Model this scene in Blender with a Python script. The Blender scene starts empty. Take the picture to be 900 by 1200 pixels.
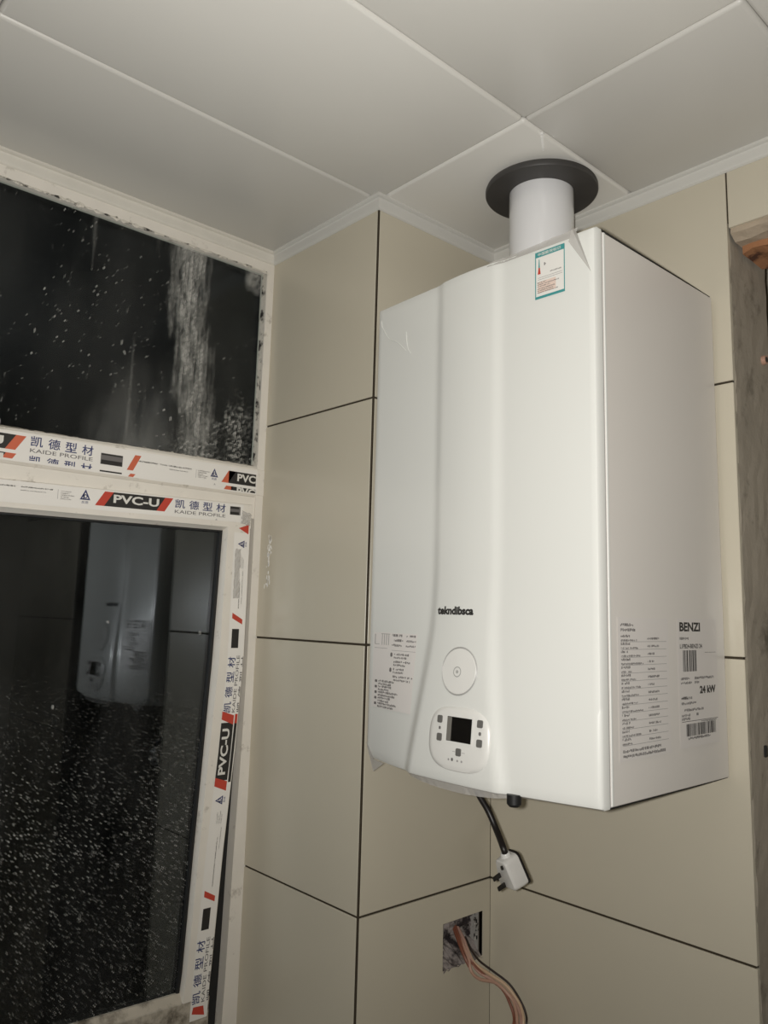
import bpy, bmesh, math, random
from mathutils import Vector, Matrix
from mathutils.geometry import tessellate_polygon

S = bpy.context.scene
COL = bpy.context.collection
RND = random.Random(7)

# ---------------------------------------------------------------- camera, world, light, exposure
CAM_POS = Vector((0.95646, -1.12167, 0.44937))
CR = Vector((0.67621622, 0.73627734, 0.02504592))
CU = Vector((0.09475562, -0.12064034, 0.98816359))
CF = Vector((-0.73058401, 0.66583901, 0.15134537))
cam = bpy.data.cameras.new('camera')
cam.sensor_fit = 'VERTICAL'
cam.sensor_height = 24.0
cam.sensor_width = 18.0
cam.lens = 24.0 * 927.272 / 1200.0
cam.shift_x = (450.0 - 461.4075) / 1200.0
cam.shift_y = -(600.0 - 577.1847) / 1200.0
cam.clip_start = 0.01
camo = bpy.data.objects.new('camera', cam)
COL.objects.link(camo)
M = Matrix((CR, CU, -CF)).transposed().to_4x4()
M.translation = CAM_POS
camo.matrix_world = M
S.camera = camo

w = bpy.data.worlds.new('night')
S.world = w
w.use_nodes = True
w.node_tree.nodes['Background'].inputs[0].default_value = (0.35, 0.42, 0.6, 1)
w.node_tree.nodes['Background'].inputs[1].default_value = 0.006

# the phone's flash, just beside the lens
fl = bpy.data.lights.new('phone_flash', 'SPOT')
fl.energy = 40.0
fl.spot_size = math.radians(165)
fl.spot_blend = 1.0
fl.shadow_soft_size = 0.008
fl.color = (1.0, 0.975, 0.93)
flo = bpy.data.objects.new('phone_flash', fl)
COL.objects.link(flo)
flo.location = CAM_POS - CR * 0.022 + CU * 0.004
FD = (CF + CU * 0.30 + CR * 0.10).normalized()
flo.rotation_euler = FD.to_track_quat('-Z', 'Y').to_euler()

S.view_settings.view_transform = 'Standard'
S.view_settings.look = 'None'
S.view_settings.gamma = 1.0
S.view_settings.use_curve_mapping = False
S.view_settings.exposure = 0.0

# ---------------------------------------------------------------- materials
def nodes_of(name):
    m = bpy.data.materials.new(name)
    m.use_nodes = True
    nt = m.node_tree
    return m, nt, nt.nodes['Principled BSDF']

def N(nt, kind, **kw):
    n = nt.nodes.new(kind)
    for k, v in kw.items():
        if k in n.inputs.keys():
            n.inputs[k].default_value = v
        else:
            setattr(n, k, v)
    return n

def mat(name, col, rough=0.5, metal=0.0, noise=0.0, nscale=30.0, bump=0.0, bscale=60.0, coat=0.0, coat_rough=0.08, spec=0.5, dark=None, dcut=(0.5, 0.6), dscale=12.0, emit=None):
    m, nt, b = nodes_of(name)
    b.inputs['Roughness'].default_value = rough
    b.inputs['Metallic'].default_value = metal
    b.inputs['Coat Weight'].default_value = coat
    b.inputs['Coat Roughness'].default_value = coat_rough
    b.inputs['Specular IOR Level'].default_value = spec
    tc = N(nt, 'ShaderNodeTexCoord')
    src = None
    if noise > 0:
        nz = N(nt, 'ShaderNodeTexNoise', Scale=nscale, Detail=4.0)
        nt.links.new(tc.outputs['Object'], nz.inputs['Vector'])
        mx = N(nt, 'ShaderNodeMix', data_type='RGBA')
        mx.inputs[6].default_value = tuple(c * (1 - noise) for c in col) + (1,)
        mx.inputs[7].default_value = tuple(min(1, c * (1 + noise)) for c in col) + (1,)
        nt.links.new(nz.outputs['Fac'], mx.inputs[0])
        src = mx.outputs[2]
    if dark is not None:
        nz = N(nt, 'ShaderNodeTexNoise', Scale=dscale, Detail=8.0, Roughness=0.65)
        nt.links.new(tc.outputs['Object'], nz.inputs['Vector'])
        mr = N(nt, 'ShaderNodeMapRange')
        mr.inputs[1].default_value, mr.inputs[2].default_value = dcut
        nt.links.new(nz.outputs['Fac'], mr.inputs[0])
        mx = N(nt, 'ShaderNodeMix', data_type='RGBA')
        mx.inputs[6].default_value = tuple(col) + (1,)
        mx.inputs[7].default_value = tuple(dark) + (1,)
        nt.links.new(mr.outputs[0], mx.inputs[0])
        if src:
            nt.links.new(src, mx.inputs[6])
        src = mx.outputs[2]
    if src:
        nt.links.new(src, b.inputs['Base Color'])
    else:
        b.inputs['Base Color'].default_value = tuple(col) + (1,)
    if bump > 0:
        nz = N(nt, 'ShaderNodeTexNoise', Scale=bscale, Detail=5.0)
        nt.links.new(tc.outputs['Object'], nz.inputs['Vector'])
        bp = N(nt, 'ShaderNodeBump', Strength=1.0, Distance=bump)
        nt.links.new(nz.outputs['Fac'], bp.inputs['Height'])
        nt.links.new(bp.outputs[0], b.inputs['Normal'])
    if emit:
        b.inputs['Emission Color'].default_value = tuple(emit) + (1,)
        b.inputs['Emission Strength'].default_value = 1.0
    return m

MT = {}
MT['tile'] = mat('glazed_beige_tile', (0.60, 0.553, 0.445), 0.28, noise=0.035, nscale=5.0, bump=0.0003, bscale=14.0)
MT['grout'] = mat('dark_grout', (0.045, 0.034, 0.02), 0.95)
MT['ceil'] = mat('coated_ceiling_panel', (0.63, 0.615, 0.575), 0.36, noise=0.012, nscale=3.0, bump=0.0002, bscale=5.0, coat=0.10, coat_rough=0.05)
MT['ceil_pale'] = mat('paler_ceiling_panel', (0.76, 0.745, 0.70), 0.36, noise=0.012, nscale=3.0, bump=0.0002, bscale=5.0, coat=0.10, coat_rough=0.05)  # paler coating, used on the middle panels
MT['ceilback'] = mat('ceiling_void', (0.35, 0.34, 0.32), 0.8)
MT['trim'] = mat('white_trim', (0.66, 0.65, 0.61), 0.35)
MT['trim_dirty'] = mat('white_trim_by_window', (0.72, 0.69, 0.62), 0.45, noise=0.08, nscale=25)
MT['pvc'] = mat('white_pvc', (0.81, 0.765, 0.69), 0.33, noise=0.07, nscale=22, dark=(0.30, 0.26, 0.20), dcut=(0.60, 0.80), dscale=34.0)
MT['pvc_dirty'] = mat('grimy_white_pvc', (0.52, 0.47, 0.39), 0.5, noise=0.12, nscale=30, dark=(0.12, 0.10, 0.075), dcut=(0.46, 0.66), dscale=26.0)
MT['caulk'] = mat('dirty_caulk', (0.70, 0.66, 0.58), 0.7, dark=(0.04, 0.035, 0.03), dcut=(0.50, 0.60), dscale=38.0, bump=0.002, bscale=120)
MT['gasket'] = mat('black_gasket', (0.012, 0.012, 0.012), 0.5)
MT['enamel'] = mat('white_enamel_under_film', (0.775, 0.78, 0.745), 0.36, coat=0.35, coat_rough=0.16)
MT['enamel_side'] = mat('white_sheet_steel', (0.80, 0.765, 0.72), 0.30, noise=0.02, nscale=6)
MT['plate'] = mat('printed_plate', (0.79, 0.755, 0.725), 0.38)
MT['plastic'] = mat('white_plastic', (0.79, 0.78, 0.745), 0.3)
MT['ring'] = mat('grey_ring', (0.42, 0.415, 0.40), 0.4)
MT['button'] = mat('grey_rubber_button', (0.14, 0.135, 0.125), 0.5)
MT['ink'] = mat('black_ink', (0.022, 0.02, 0.018), 0.55)
MT['inkgrey'] = mat('grey_ink', (0.16, 0.15, 0.145), 0.6)
MT['inkpale'] = mat('pale_grey_ink', (0.36, 0.35, 0.34), 0.6)
MT['navy'] = mat('navy_ink', (0.04, 0.05, 0.15), 0.5)
MT['red'] = mat('red_ink', (0.55, 0.06, 0.035), 0.45)
MT['orange'] = mat('orange_red_ink', (0.62, 0.14, 0.07), 0.45)
MT['white'] = mat('white_ink', (0.75, 0.73, 0.68), 0.45)
MT['tape'] = mat('white_tape', (0.87, 0.84, 0.79), 0.25)
MT['teal'] = mat('teal_ink', (0.05, 0.30, 0.30), 0.45)
MT['paper'] = mat('white_label_paper', (0.82, 0.80, 0.76), 0.5)
MT['pinkpaper'] = mat('pale_pink_print', (0.78, 0.62, 0.54), 0.5)
MT['screen'] = mat('dark_display', (0.008, 0.007, 0.006), 0.12, coat=0.6)
MT['screenedge'] = mat('display_edge', (0.19, 0.18, 0.16), 0.3)
MT['pipe'] = mat('white_flue_pipe', (0.80, 0.80, 0.81), 0.2, coat=0.3)
MT['rubber'] = mat('charcoal_rubber', (0.050, 0.047, 0.045), 0.5, noise=0.2, nscale=20)
MT['cable'] = mat('black_cable', (0.014, 0.011, 0.010), 0.4)
MT['plug'] = mat('white_plug', (0.74, 0.72, 0.68), 0.25, noise=0.06, nscale=70)
MT['pin'] = mat('dark_pin', (0.05, 0.045, 0.04), 0.35, metal=0.6)
MT['cement'] = mat('rough_cement', (0.40, 0.355, 0.29), 0.95, noise=0.2, nscale=9, bump=0.0012, bscale=60, dark=(0.16, 0.142, 0.11), dcut=(0.55, 0.72), dscale=16)
MT['mortar'] = mat('grey_mortar', (0.32, 0.28, 0.26), 0.95, noise=0.2, nscale=40, bump=0.006, bscale=60, dark=(0.025, 0.018, 0.018), dcut=(0.44, 0.58), dscale=40)
MT['boxplastic'] = mat('socket_box_plastic', (0.42, 0.40, 0.37), 0.5, noise=0.1, nscale=60, dark=(0.03, 0.025, 0.02), dcut=(0.55, 0.6), dscale=80)
MT['wood'] = mat('old_timber', (0.36, 0.17, 0.08), 0.8, noise=0.3, nscale=14, bump=0.003, bscale=40, dark=(0.09, 0.035, 0.018), dcut=(0.52, 0.62), dscale=18)
MT['bedding'] = mat('pale_bedding_mortar', (0.45, 0.37, 0.28), 0.9, noise=0.2, nscale=30, bump=0.003)
MT['plaster'] = mat('pale_plaster', (0.55, 0.51, 0.42), 0.9, noise=0.06, nscale=6)
MT['floor'] = mat('floor_tile', (0.42, 0.39, 0.33), 0.4, noise=0.06, nscale=6)
MT['wpink'] = mat('pink_insulation', (0.50, 0.30, 0.22), 0.45)
MT['wtan'] = mat('tan_insulation', (0.62, 0.44, 0.29), 0.45)
MT['wdark'] = mat('dark_insulation', (0.035, 0.022, 0.018), 0.45)
MT['wbrown'] = mat('brown_insulation', (0.24, 0.085, 0.05), 0.45)
MT['wsalmon'] = mat('salmon_insulation', (0.48, 0.29, 0.23), 0.45)
MT['glint'] = mat('white_glint', (0.95, 0.94, 0.91), 0.18, bump=0.001, bscale=90)  # white for the painted flash glints
MT['night'] = mat('night_outside', (0.02, 0.021, 0.024), 0.95, noise=0.3, nscale=3)

# translucent protective film
m, nt, b = nodes_of('protective_film')
b.inputs['Base Color'].default_value = (0.62, 0.60, 0.57, 1)
b.inputs['Roughness'].default_value = 0.15
tr = N(nt, 'ShaderNodeBsdfTransparent')
mxs = N(nt, 'ShaderNodeMixShader')
mxs.inputs[0].default_value = 0.62
nt.links.new(tr.outputs[0], mxs.inputs[1])
nt.links.new(b.outputs[0], mxs.inputs[2])
nt.links.new(mxs.outputs[0], nt.nodes['Material Output'].inputs['Surface'])
MT['film'] = m

def glass_mat(name, smear, specks, density_dir):
    """dirty pane: clear reflecting glass, with splashes of paint and dust lying on it"""
    m, nt, b = nodes_of(name)
    L = nt.links.new
    tc = N(nt, 'ShaderNodeTexCoord')
    sx = N(nt, 'ShaderNodeSeparateXYZ')
    L(tc.outputs['Object'], sx.inputs[0])
    def math_(op, a, b_=None, c=None):
        n = N(nt, 'ShaderNodeMath', operation=op)
        for i, v in enumerate((a, b_, c)):
            if v is None: continue
            if isinstance(v, (int, float)): n.inputs[i].default_value = v
            else: L(v, n.inputs[i])
        return n.outputs[0]
    def rng(v, a, b_, c=0.0, d=1.0):
        n = N(nt, 'ShaderNodeMapRange')
        n.inputs[1].default_value, n.inputs[2].default_value, n.inputs[3].default_value, n.inputs[4].default_value = a, b_, c, d
        L(v, n.inputs[0]); return n.outputs[0]
    def noise(scale, sy=1.0, sz=1.0, det=4.0, rough=0.55):
        mp = N(nt, 'ShaderNodeMapping'); mp.inputs['Scale'].default_value = (0.0, sy, sz)
        L(tc.outputs['Object'], mp.inputs['Vector'])
        n = N(nt, 'ShaderNodeTexNoise', Scale=scale, Detail=det, Roughness=rough)
        L(mp.outputs[0], n.inputs['Vector']); return n.outputs['Fac']
    def spots(scale, sy, sz, r0, keep):
        mp = N(nt, 'ShaderNodeMapping'); mp.inputs['Scale'].default_value = (0.0, sy, sz)
        L(tc.outputs['Object'], mp.inputs['Vector'])
        # warp so that the splashes are ragged
        nz = N(nt, 'ShaderNodeTexNoise', Scale=scale * 1.6, Detail=2.0)
        L(mp.outputs[0], nz.inputs['Vector'])
        ad = N(nt, 'ShaderNodeVectorMath', operation='SCALE'); ad.inputs['Scale'].default_value = 0.55 / scale
        L(nz.outputs['Color'], ad.inputs[0])
        av = N(nt, 'ShaderNodeVectorMath', operation='ADD')
        L(mp.outputs[0], av.inputs[0]); L(ad.outputs[0], av.inputs[1])
        v = N(nt, 'ShaderNodeTexVoronoi', Scale=scale, voronoi_dimensions='3D')
        L(av.outputs[0], v.inputs['Vector'])
        s = N(nt, 'ShaderNodeSeparateColor'); L(v.outputs['Color'], s.inputs[0])
        rad = math_('MULTIPLY', s.outputs[1], r0)
        hit = rng(math_('SUBTRACT', rad, v.outputs['Distance']), 0.0, 0.03)
        return math_('MULTIPLY', math_('MULTIPLY', hit, math_('MULTIPLY_ADD', s.outputs[2], 0.8, 0.3)), math_('GREATER_THAN', s.outputs[0], keep))
    z, y = sx.outputs['Z'], sx.outputs['Y']
    total = None
    def add(v):
        nonlocal total
        total = v if total is None else math_('MAXIMUM', total, v)
    # thin veil of dust
    add(math_('MULTIPLY', rng(noise(9, 1.0, 0.35, 6.0), 0.35, 0.8), 0.022 if smear else 0.020))
    if smear:
        # broad wiped streak of dried cement
        yc = math_('ADD', math_('MULTIPLY_ADD', z, -0.10, -0.364), math_('MULTIPLY', math_('SUBTRACT', noise(7, 0.4, 1.0, 2.0), 0.5), 0.07))
        dist = math_('ABSOLUTE', math_('SUBTRACT', y, yc))
        band = rng(math_('SUBTRACT', dist, math_('MULTIPLY', math_('SUBTRACT', noise(70, 1.0, 0.12, 5.0), 0.5), 0.07)), 0.010, 0.046, 1.0, 0.0)
        streak = rng(noise(150, 1.0, 0.10, 6.0, 0.75), 0.40, 0.62)
        rough = rng(noise(230, 1.0, 0.55, 3.0), 0.35, 0.6)
        fade = rng(z, 0.72, 1.0, 0.55, 1.0)
        add(math_('MULTIPLY', math_('MULTIPLY', band, math_('MULTIPLY', streak, math_('ADD', 0.45, math_('MULTIPLY', rough, 0.55)))), math_('MULTIPLY', fade, 0.62)))
        # faint wiped haze low on the pane, left of the streak
        hz = math_('MULTIPLY', rng(z, 0.90, 0.74, 0.0, 1.0), rng(math_('ABSOLUTE', math_('ADD', y, 0.53)), 0.04, 0.15, 1.0, 0.0))
        add(math_('MULTIPLY', math_('MULTIPLY', hz, rng(noise(22, 1.0, 0.3), 0.3, 0.7)), 0.11))
        # crust in the lower right
        cr = math_('MULTIPLY', rng(z, 0.90, 0.76, 0.0, 1.0), rng(math_('ABSOLUTE', math_('ADD', y, 0.40)), 0.05, 0.10, 1.0, 0.0))
        add(math_('MULTIPLY', math_('MULTIPLY', math_('MULTIPLY', cr, rng(noise(24, 1.0, 0.6, 2.0), 0.40, 0.66)), rng(noise(230, 1.0, 0.6, 4.0), 0.50, 0.62)), 0.46))
        # pale patch in the top right corner
        cn = math_('MULTIPLY', rng(z, 1.06, 1.085, 0.0, 1.0), rng(math_('ABSOLUTE', math_('ADD', y, 0.335)), 0.008, 0.022, 1.0, 0.0))
        add(math_('MULTIPLY', cn, math_('MULTIPLY', rng(noise(40), 0.35, 0.6), 0.35)))
        clump = rng(noise(6, 1.0, 1.0, 2.0), 0.38, 0.62)
        add(math_('MULTIPLY', math_('MULTIPLY', spots(300, 1.0, 0.55, 0.48, 0.60), clump), 0.50))
        add(math_('MULTIPLY', math_('MULTIPLY', spots(140, 1.3, 0.35, 0.40, 0.82), clump), 0.50))
        lines = math_('MULTIPLY', rng(noise(45, 1.0, 0.05, 4.0), 0.60, 0.75), rng(math_('ABSOLUTE', math_('ADD', y, 0.58)), 0.06, 0.14, 1.0, 0.0))
        add(math_('MULTIPLY', lines, 0.12))
    else:
        low = rng(z, 0.36, 0.10, 0.0, 1.0)
        dens = math_('MULTIPLY_ADD', math_('POWER', low, 1.3), 0.95, 0.05)
        cl = rng(noise(5, 1.0, 1.0, 3.0), 0.25, 0.6, 0.35, 1.0)
        d = math_('MULTIPLY', dens, cl)
        add(math_('MULTIPLY', math_('MULTIPLY', spots(420, 1.0, 0.85, 0.44, 0.30), d), 0.58))
        add(math_('MULTIPLY', math_('MULTIPLY', spots(230, 1.0, 0.8, 0.36, 0.62), math_('MULTIPLY', d, d)), 0.60))
        big = rng(z, 0.0, -0.14, 0.0, 1.0)
        add(math_('MULTIPLY', math_('MULTIPLY', spots(80, 1.0, 0.9, 0.38, 0.86), big), 0.42))
        add(math_('MULTIPLY', spots(48, 1.6, 0.6, 0.30, 0.93), 0.40))
    df = N(nt, 'ShaderNodeBsdfDiffuse')
    df.inputs[0].default_value = (0.80, 0.77, 0.73, 1)
    trn = N(nt, 'ShaderNodeBsdfTransparent')
    trn.inputs[0].default_value = (0.86, 0.90, 0.88, 1)
    gl = N(nt, 'ShaderNodeBsdfGlossy')
    gl.inputs['Roughness'].default_value = 0.02
    gl.inputs[0].default_value = (0.85, 0.9, 1.0, 1)
    fr = N(nt, 'ShaderNodeFresnel', IOR=1.5)
    shine = math_('MULTIPLY', fr.outputs[0], 0.35 if smear else 1.25)
    gl.inputs['Roughness'].default_value = 0.12 if smear else 0.02
    m1 = N(nt, 'ShaderNodeMixShader'); m2 = N(nt, 'ShaderNodeMixShader')
    L(shine, m1.inputs[0]); L(trn.outputs[0], m1.inputs[1]); L(gl.outputs[0], m1.inputs[2])
    L(total, m2.inputs[0]); L(m1.outputs[0], m2.inputs[1]); L(df.outputs[0], m2.inputs[2])
    L(m2.outputs[0], nt.nodes['Material Output'].inputs['Surface'])
    return m
MT['glass_top'] = glass_mat('dirty_upper_glass', True, True, 0)
MT['glass_low'] = glass_mat('speckled_lower_glass', False, True, 0)

# ---------------------------------------------------------------- mesh helpers
class MB:
    def __init__(s):
        s.v, s.f = [], []
    def add(s, vs, fs):
        o = len(s.v)
        s.v += [tuple(a) for a in vs]
        s.f += [tuple(i + o for i in q) for q in fs]
    def hexa(s, p):      # 8 corners: bottom ring 0-3, top ring 4-7
        s.add(p, [(3, 2, 1, 0), (4, 5, 6, 7), (0, 1, 5, 4), (1, 2, 6, 5), (2, 3, 7, 6), (3, 0, 4, 7)])
    def box(s, x0, x1, y0, y1, z0, z1):
        s.hexa([(x0, y0, z0), (x1, y0, z0), (x1, y1, z0), (x0, y1, z0), (x0, y0, z1), (x1, y0, z1), (x1, y1, z1), (x0, y1, z1)])
    def bbox(s, x0, x1, y0, y1, z0, z1, bev=0.001, seg=2):
        bm = bmesh.new()
        t = MB(); t.box(x0, x1, y0, y1, z0, z1)
        vv = [bm.verts.new(a) for a in t.v]
        for q in t.f: bm.faces.new([vv[i] for i in q])
        bmesh.ops.bevel(bm, geom=bm.edges[:] , offset=bev, segments=seg, affect='EDGES', profile=0.5)
        bm.verts.index_update()
        s.add([tuple(v.co) for v in bm.verts], [tuple(v.index for v in f.verts) for f in bm.faces])
        bm.free()
    def grid(s, rows, close=False):
        n, k = len(rows), len(rows[0])
        vs = [p for r_ in rows for p in r_]
        fs = []
        for i in range(n - 1):
            for j in range(k if close else k - 1):
                j2 = (j + 1) % k
                fs.append((i * k + j, i * k + j2, (i + 1) * k + j2, (i + 1) * k + j))
        s.add(vs, fs)
    def cap(s, ring, flip=False):
        idx = list(range(len(ring)))
        s.add(ring, [tuple(idx[::-1] if flip else idx)])
    def tube(s, path, rad, n=10, smooth=4):
        pts = [Vector(q) for q in path]
        if smooth > 1 and len(pts) > 2:      # Catmull-Rom
            out = []
            P_ = [pts[0] * 2 - pts[1]] + pts + [pts[-1] * 2 - pts[-2]]
            for i in range(1, len(P_) - 2):
                a, b_, c, d = P_[i - 1], P_[i], P_[i + 1], P_[i + 2]
                for k in range(smooth):
                    t = k / smooth
                    out.append(0.5 * ((2 * b_) + (c - a) * t + (2 * a - 5 * b_ + 4 * c - d) * t * t + (3 * b_ - a - 3 * c + d) * t ** 3))
            out.append(pts[-1]); pts = out
        rows = []
        ref = Vector((0, 0, 1))
        for i, q in enumerate(pts):
            t = (pts[min(i + 1, len(pts) - 1)] - pts[max(i - 1, 0)]).normalized()
            if abs(t.dot(ref)) > 0.95: ref = Vector((1, 0, 0))
            u_ = t.cross(ref).normalized(); v_ = t.cross(u_).normalized()
            ref = -v_ if abs(t.dot(v_)) < 0.5 else ref
            rr = rad[min(i, len(rad) - 1)] if isinstance(rad, (list, tuple)) else rad
            rows.append([tuple(q + (u_ * math.cos(2 * math.pi * k / n) + v_ * math.sin(2 * math.pi * k / n)) * rr) for k in range(n)])
        s.grid(rows, close=True)
        s.cap(rows[0], True); s.cap(rows[-1])
    def lathe(s, prof, cx, cy, n=64, closed=False):
        rows = [[(cx + r_ * math.cos(2 * math.pi * k / n), cy + r_ * math.sin(2 * math.pi * k / n), z) for k in range(n)] for r_, z in prof]
        if closed: rows.append(rows[0])
        s.grid(rows, close=True)
    def prism(s, poly, mapf, h):   # 2-D polygon -> thin slab; mapf(u, v, h)
        n = len(poly)
        a = [mapf(u, v, 0.0) for u, v in poly]; b_ = [mapf(u, v, h) for u, v in poly]
        s.add(a + b_, [tuple(range(n))[::-1], tuple(range(n, 2 * n))] + [(i, (i + 1) % n, n + (i + 1) % n, n + i) for i in range(n)])
    def build(s, name, material, parent=None, smooth=False, **props):
        me = bpy.data.meshes.new(name)
        off = Vector((0, 0, 0))
        q = parent
        while q is not None:
            off += q.location; q = q.parent
        me.from_pydata([tuple(Vector(v) - off) for v in s.v], [], s.f)
        me.validate()
        bm = bmesh.new(); bm.from_mesh(me)
        bmesh.ops.remove_doubles(bm, verts=bm.verts[:], dist=1e-6)
        bmesh.ops.recalc_face_normals(bm, faces=bm.faces[:])
        bm.to_mesh(me); bm.free()
        me.materials.append(MT[material] if isinstance(material, str) else material)
        if smooth:
            me.shade_smooth()
            me.set_sharp_from_angle(angle=math.radians(smooth if smooth is not True else 40))
        o = bpy.data.objects.new(name, me)
        COL.objects.link(o)
        if parent is not None: o.parent = parent
        for k, v in props.items(): o[k] = v
        return o

def thing(name, label, cat, loc, group=None):
    o = bpy.data.objects.new(name, None)
    o.empty_display_size = 0.05
    COL.objects.link(o)
    o.location = loc
    o['label'] = label; o['category'] = cat
    if group: o['group'] = group
    return o

_TX = {}
def text2d(body, size, bold=0.0, width=None):
    """letters as flat polygons with the lower left corner at 0,0; width squeezes the line"""
    key = (body, bold)
    if key not in _TX:
        cu = bpy.data.curves.new('lettering', 'FONT')
        cu.body = body; cu.offset = bold; cu.resolution_u = 3
        o = bpy.data.objects.new('lettering', cu)
        COL.objects.link(o)
        bpy.context.view_layer.update()
        me = bpy.data.meshes.new_from_object(o.evaluated_get(bpy.context.evaluated_depsgraph_get()))
        vs = [(v.co.x, v.co.y) for v in me.vertices]
        fs = [tuple(q.vertices) for q in me.polygons]
        bpy.data.objects.remove(o); bpy.data.curves.remove(cu); bpy.data.meshes.remove(me)
        _TX[key] = (vs, fs)
    vs, fs = _TX[key]
    x0 = min(v[0] for v in vs); x1 = max(v[0] for v in vs); y0 = min(v[1] for v in vs); y1 = max(v[1] for v in vs)
    sy = size / (y1 - y0)
    sx = sy if width is None else width / (x1 - x0)
    return [((a - x0) * sx, (b_ - y0) * sy) for a, b_ in vs], fs

def put_text(mb, body, size, mapf, u0, v0, bold=0.0, width=None, clip_v=None, h=0.0):
    vs, fs = text2d(body, size, bold, width)
    if clip_v is not None:      # keep only the part of the letters below clip_v
        bm = bmesh.new()
        bv = [bm.verts.new((a, b_, 0)) for a, b_ in vs]
        for q in fs:
            try: bm.faces.new([bv[i] for i in q])
            except ValueError: pass
        bmesh.ops.bisect_plane(bm, geom=bm.verts[:] + bm.edges[:] + bm.faces[:], plane_co=(0, clip_v, 0), plane_no=(0, -1, 0), clear_outer=True)
        bm.verts.index_update()
        vs = [(v.co.x, v.co.y) for v in bm.verts]; fs = [tuple(v.index for v in f.verts) for f in bm.faces]
        bm.free()
        if not vs: return
        lo = clip_v
        vs = [(a, b_ - lo) for a, b_ in vs]
    mb.add([mapf(u0 + a, v0 + b_, h) for a, b_ in vs], fs)

def quad(mb, mapf, u0, u1, v0, v1, h=0.0, n=1):
    for i in range(n):
        a = u0 + (u1 - u0) * i / n; b_ = u0 + (u1 - u0) * (i + 1) / n
        mb.add([mapf(a, v0, h), mapf(b_, v0, h), mapf(b_, v1, h), mapf(a, v1, h)], [(0, 1, 2, 3)])

def scribble(mb, mapf, u0, u1, v0, v1, rnd, fill=0.75):
    """one line of print far too small to read: a row of uneven little strokes"""
    u = u0; hgt = v1 - v0
    while u < u1:
        wd = hgt * rnd.uniform(0.25, 0.7)
        if u + wd > u1: break
        if rnd.random() < fill + 0.2:
            a = v0 + hgt * rnd.choice((0, 0, 0.1, 0.3)); b_ = v1 - hgt * rnd.choice((0, 0, 0.15, 0.35))
            quad(mb, mapf, u, u + wd, a, b_)
        u += wd + hgt * rnd.uniform(0.12, 0.35)

# ---------------------------------------------------------------- room constants
ZC = 1.152          # ceiling
ZF = -1.25          # floor
PX, PY = -0.315, -0.3006      # pillar: x from PX to 0, front face at PY
OPX = 0.4608        # left edge of the opening in the back wall
LZ = 1.035          # underside of the tiles above the opening
XR, YF = 1.95, -2.1
G = 0.0017          # half joint

# ---------------------------------------------------------------- floor, far walls
mb = MB(); mb.box(-0.40, XR + 0.1, YF - 0.1, 0.5, ZF - 0.1, ZF)
mb.build('floor', 'floor', kind='structure')
mb = MB(); mb.box(XR, XR + 0.1, YF, 0.12, ZF, ZC); mb.build('wall_right', 'plaster', kind='structure')
mb = MB(); mb.box(-0.5, XR, YF - 0.1, YF, ZF, ZC); mb.build('wall_front', 'plaster', kind='structure')
mb = MB(); mb.box(-0.2, XR + 0.1, 0.42, 0.5, ZF, ZC); mb.build('wall_passage', 'plaster', kind='structure')

# ---------------------------------------------------------------- tiled walls
def tile(parent, axis, plane, u0, u1, z0, z1, name='tile', hole=None):
    """one glazed tile; axis 'y': faces -y at y=plane, u is x; axis 'x': faces +x at x=plane, u is y"""
    t = 0.008
    mb = MB()
    if hole is None:
        if axis == 'y': mb.bbox(u0, u1, plane, plane + t, z0, z1, 0.0007, 1)
        else: mb.bbox(plane - t, plane, u0, u1, z0, z1, 0.0007, 1)
    else:
        h0, h1, k0, k1 = hole
        us = [(u0, h0, z0, z1), (h1, u1, z0, z1), (h0, h1, z0, k0), (h0, h1, k1, z1)]
        out = [(u0, z0), (u1, z0), (u1, z1), (u0, z1)]; inn = [(h0, k0), (h1, k0), (h1, k1), (h0, k1)]
        def P_(a, z, d): return (a, plane + d, z) if axis == 'y' else (plane - d, a, z)
        vs = [P_(a, z, 0) for a, z in out + inn] + [P_(a, z, t) for a, z in out + inn]
        fs = []
        for i in range(4):
            j = (i + 1) % 4
            fs += [(i, j, 4 + j, 4 + i), (8 + i, 8 + j, 12 + j, 12 + i), (i, j, 8 + j, 8 + i), (4 + i, 4 + j, 12 + j, 12 + i)]
        mb.add(vs, fs)
    return mb.build(name, 'tile', parent)

rows_z = [(-1.2, -0.8), (-0.8, -0.4), (-0.4, 0.0), (0.0, 0.4), (0.4, 0.8), (0.8, ZC)]

# pillar, face towards the room (face B) and face towards the boiler (face C)
# the pillar's core has a pocket where the socket box sits
mb = MB()
cx0, cx1, cy0, cy1 = PX, -0.0022, PY + 0.0022, 0.1
SB = (-0.1165, -0.0175, -0.122, -0.0500)   # y0, y1, z0, z1 of the pocket
out = [(cy0, ZF), (cy1, ZF), (cy1, ZC), (cy0, ZC)]; inn = [(SB[0], SB[2]), (SB[1], SB[2]), (SB[1], SB[3]), (SB[0], SB[3])]
vs = [(cx1, a, z) for a, z in out + inn] + [(cx0, a, z) for a, z in out] + [(cx1 - 0.05, a, z) for a, z in inn]
fs = [(i, (i + 1) % 4, 4 + (i + 1) % 4, 4 + i) for i in range(4)] + [(i, (i + 1) % 4, 8 + (i + 1) % 4, 8 + i) for i in range(4)] + [(4 + i, 4 + (i + 1) % 4, 12 + (i + 1) % 4, 12 + i) for i in range(4)] + [(8, 9, 10, 11), (12, 13, 14, 15)]
mb.add(vs, fs)
pillar = mb.build('wall_pillar', 'grout', kind='structure')
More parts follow.
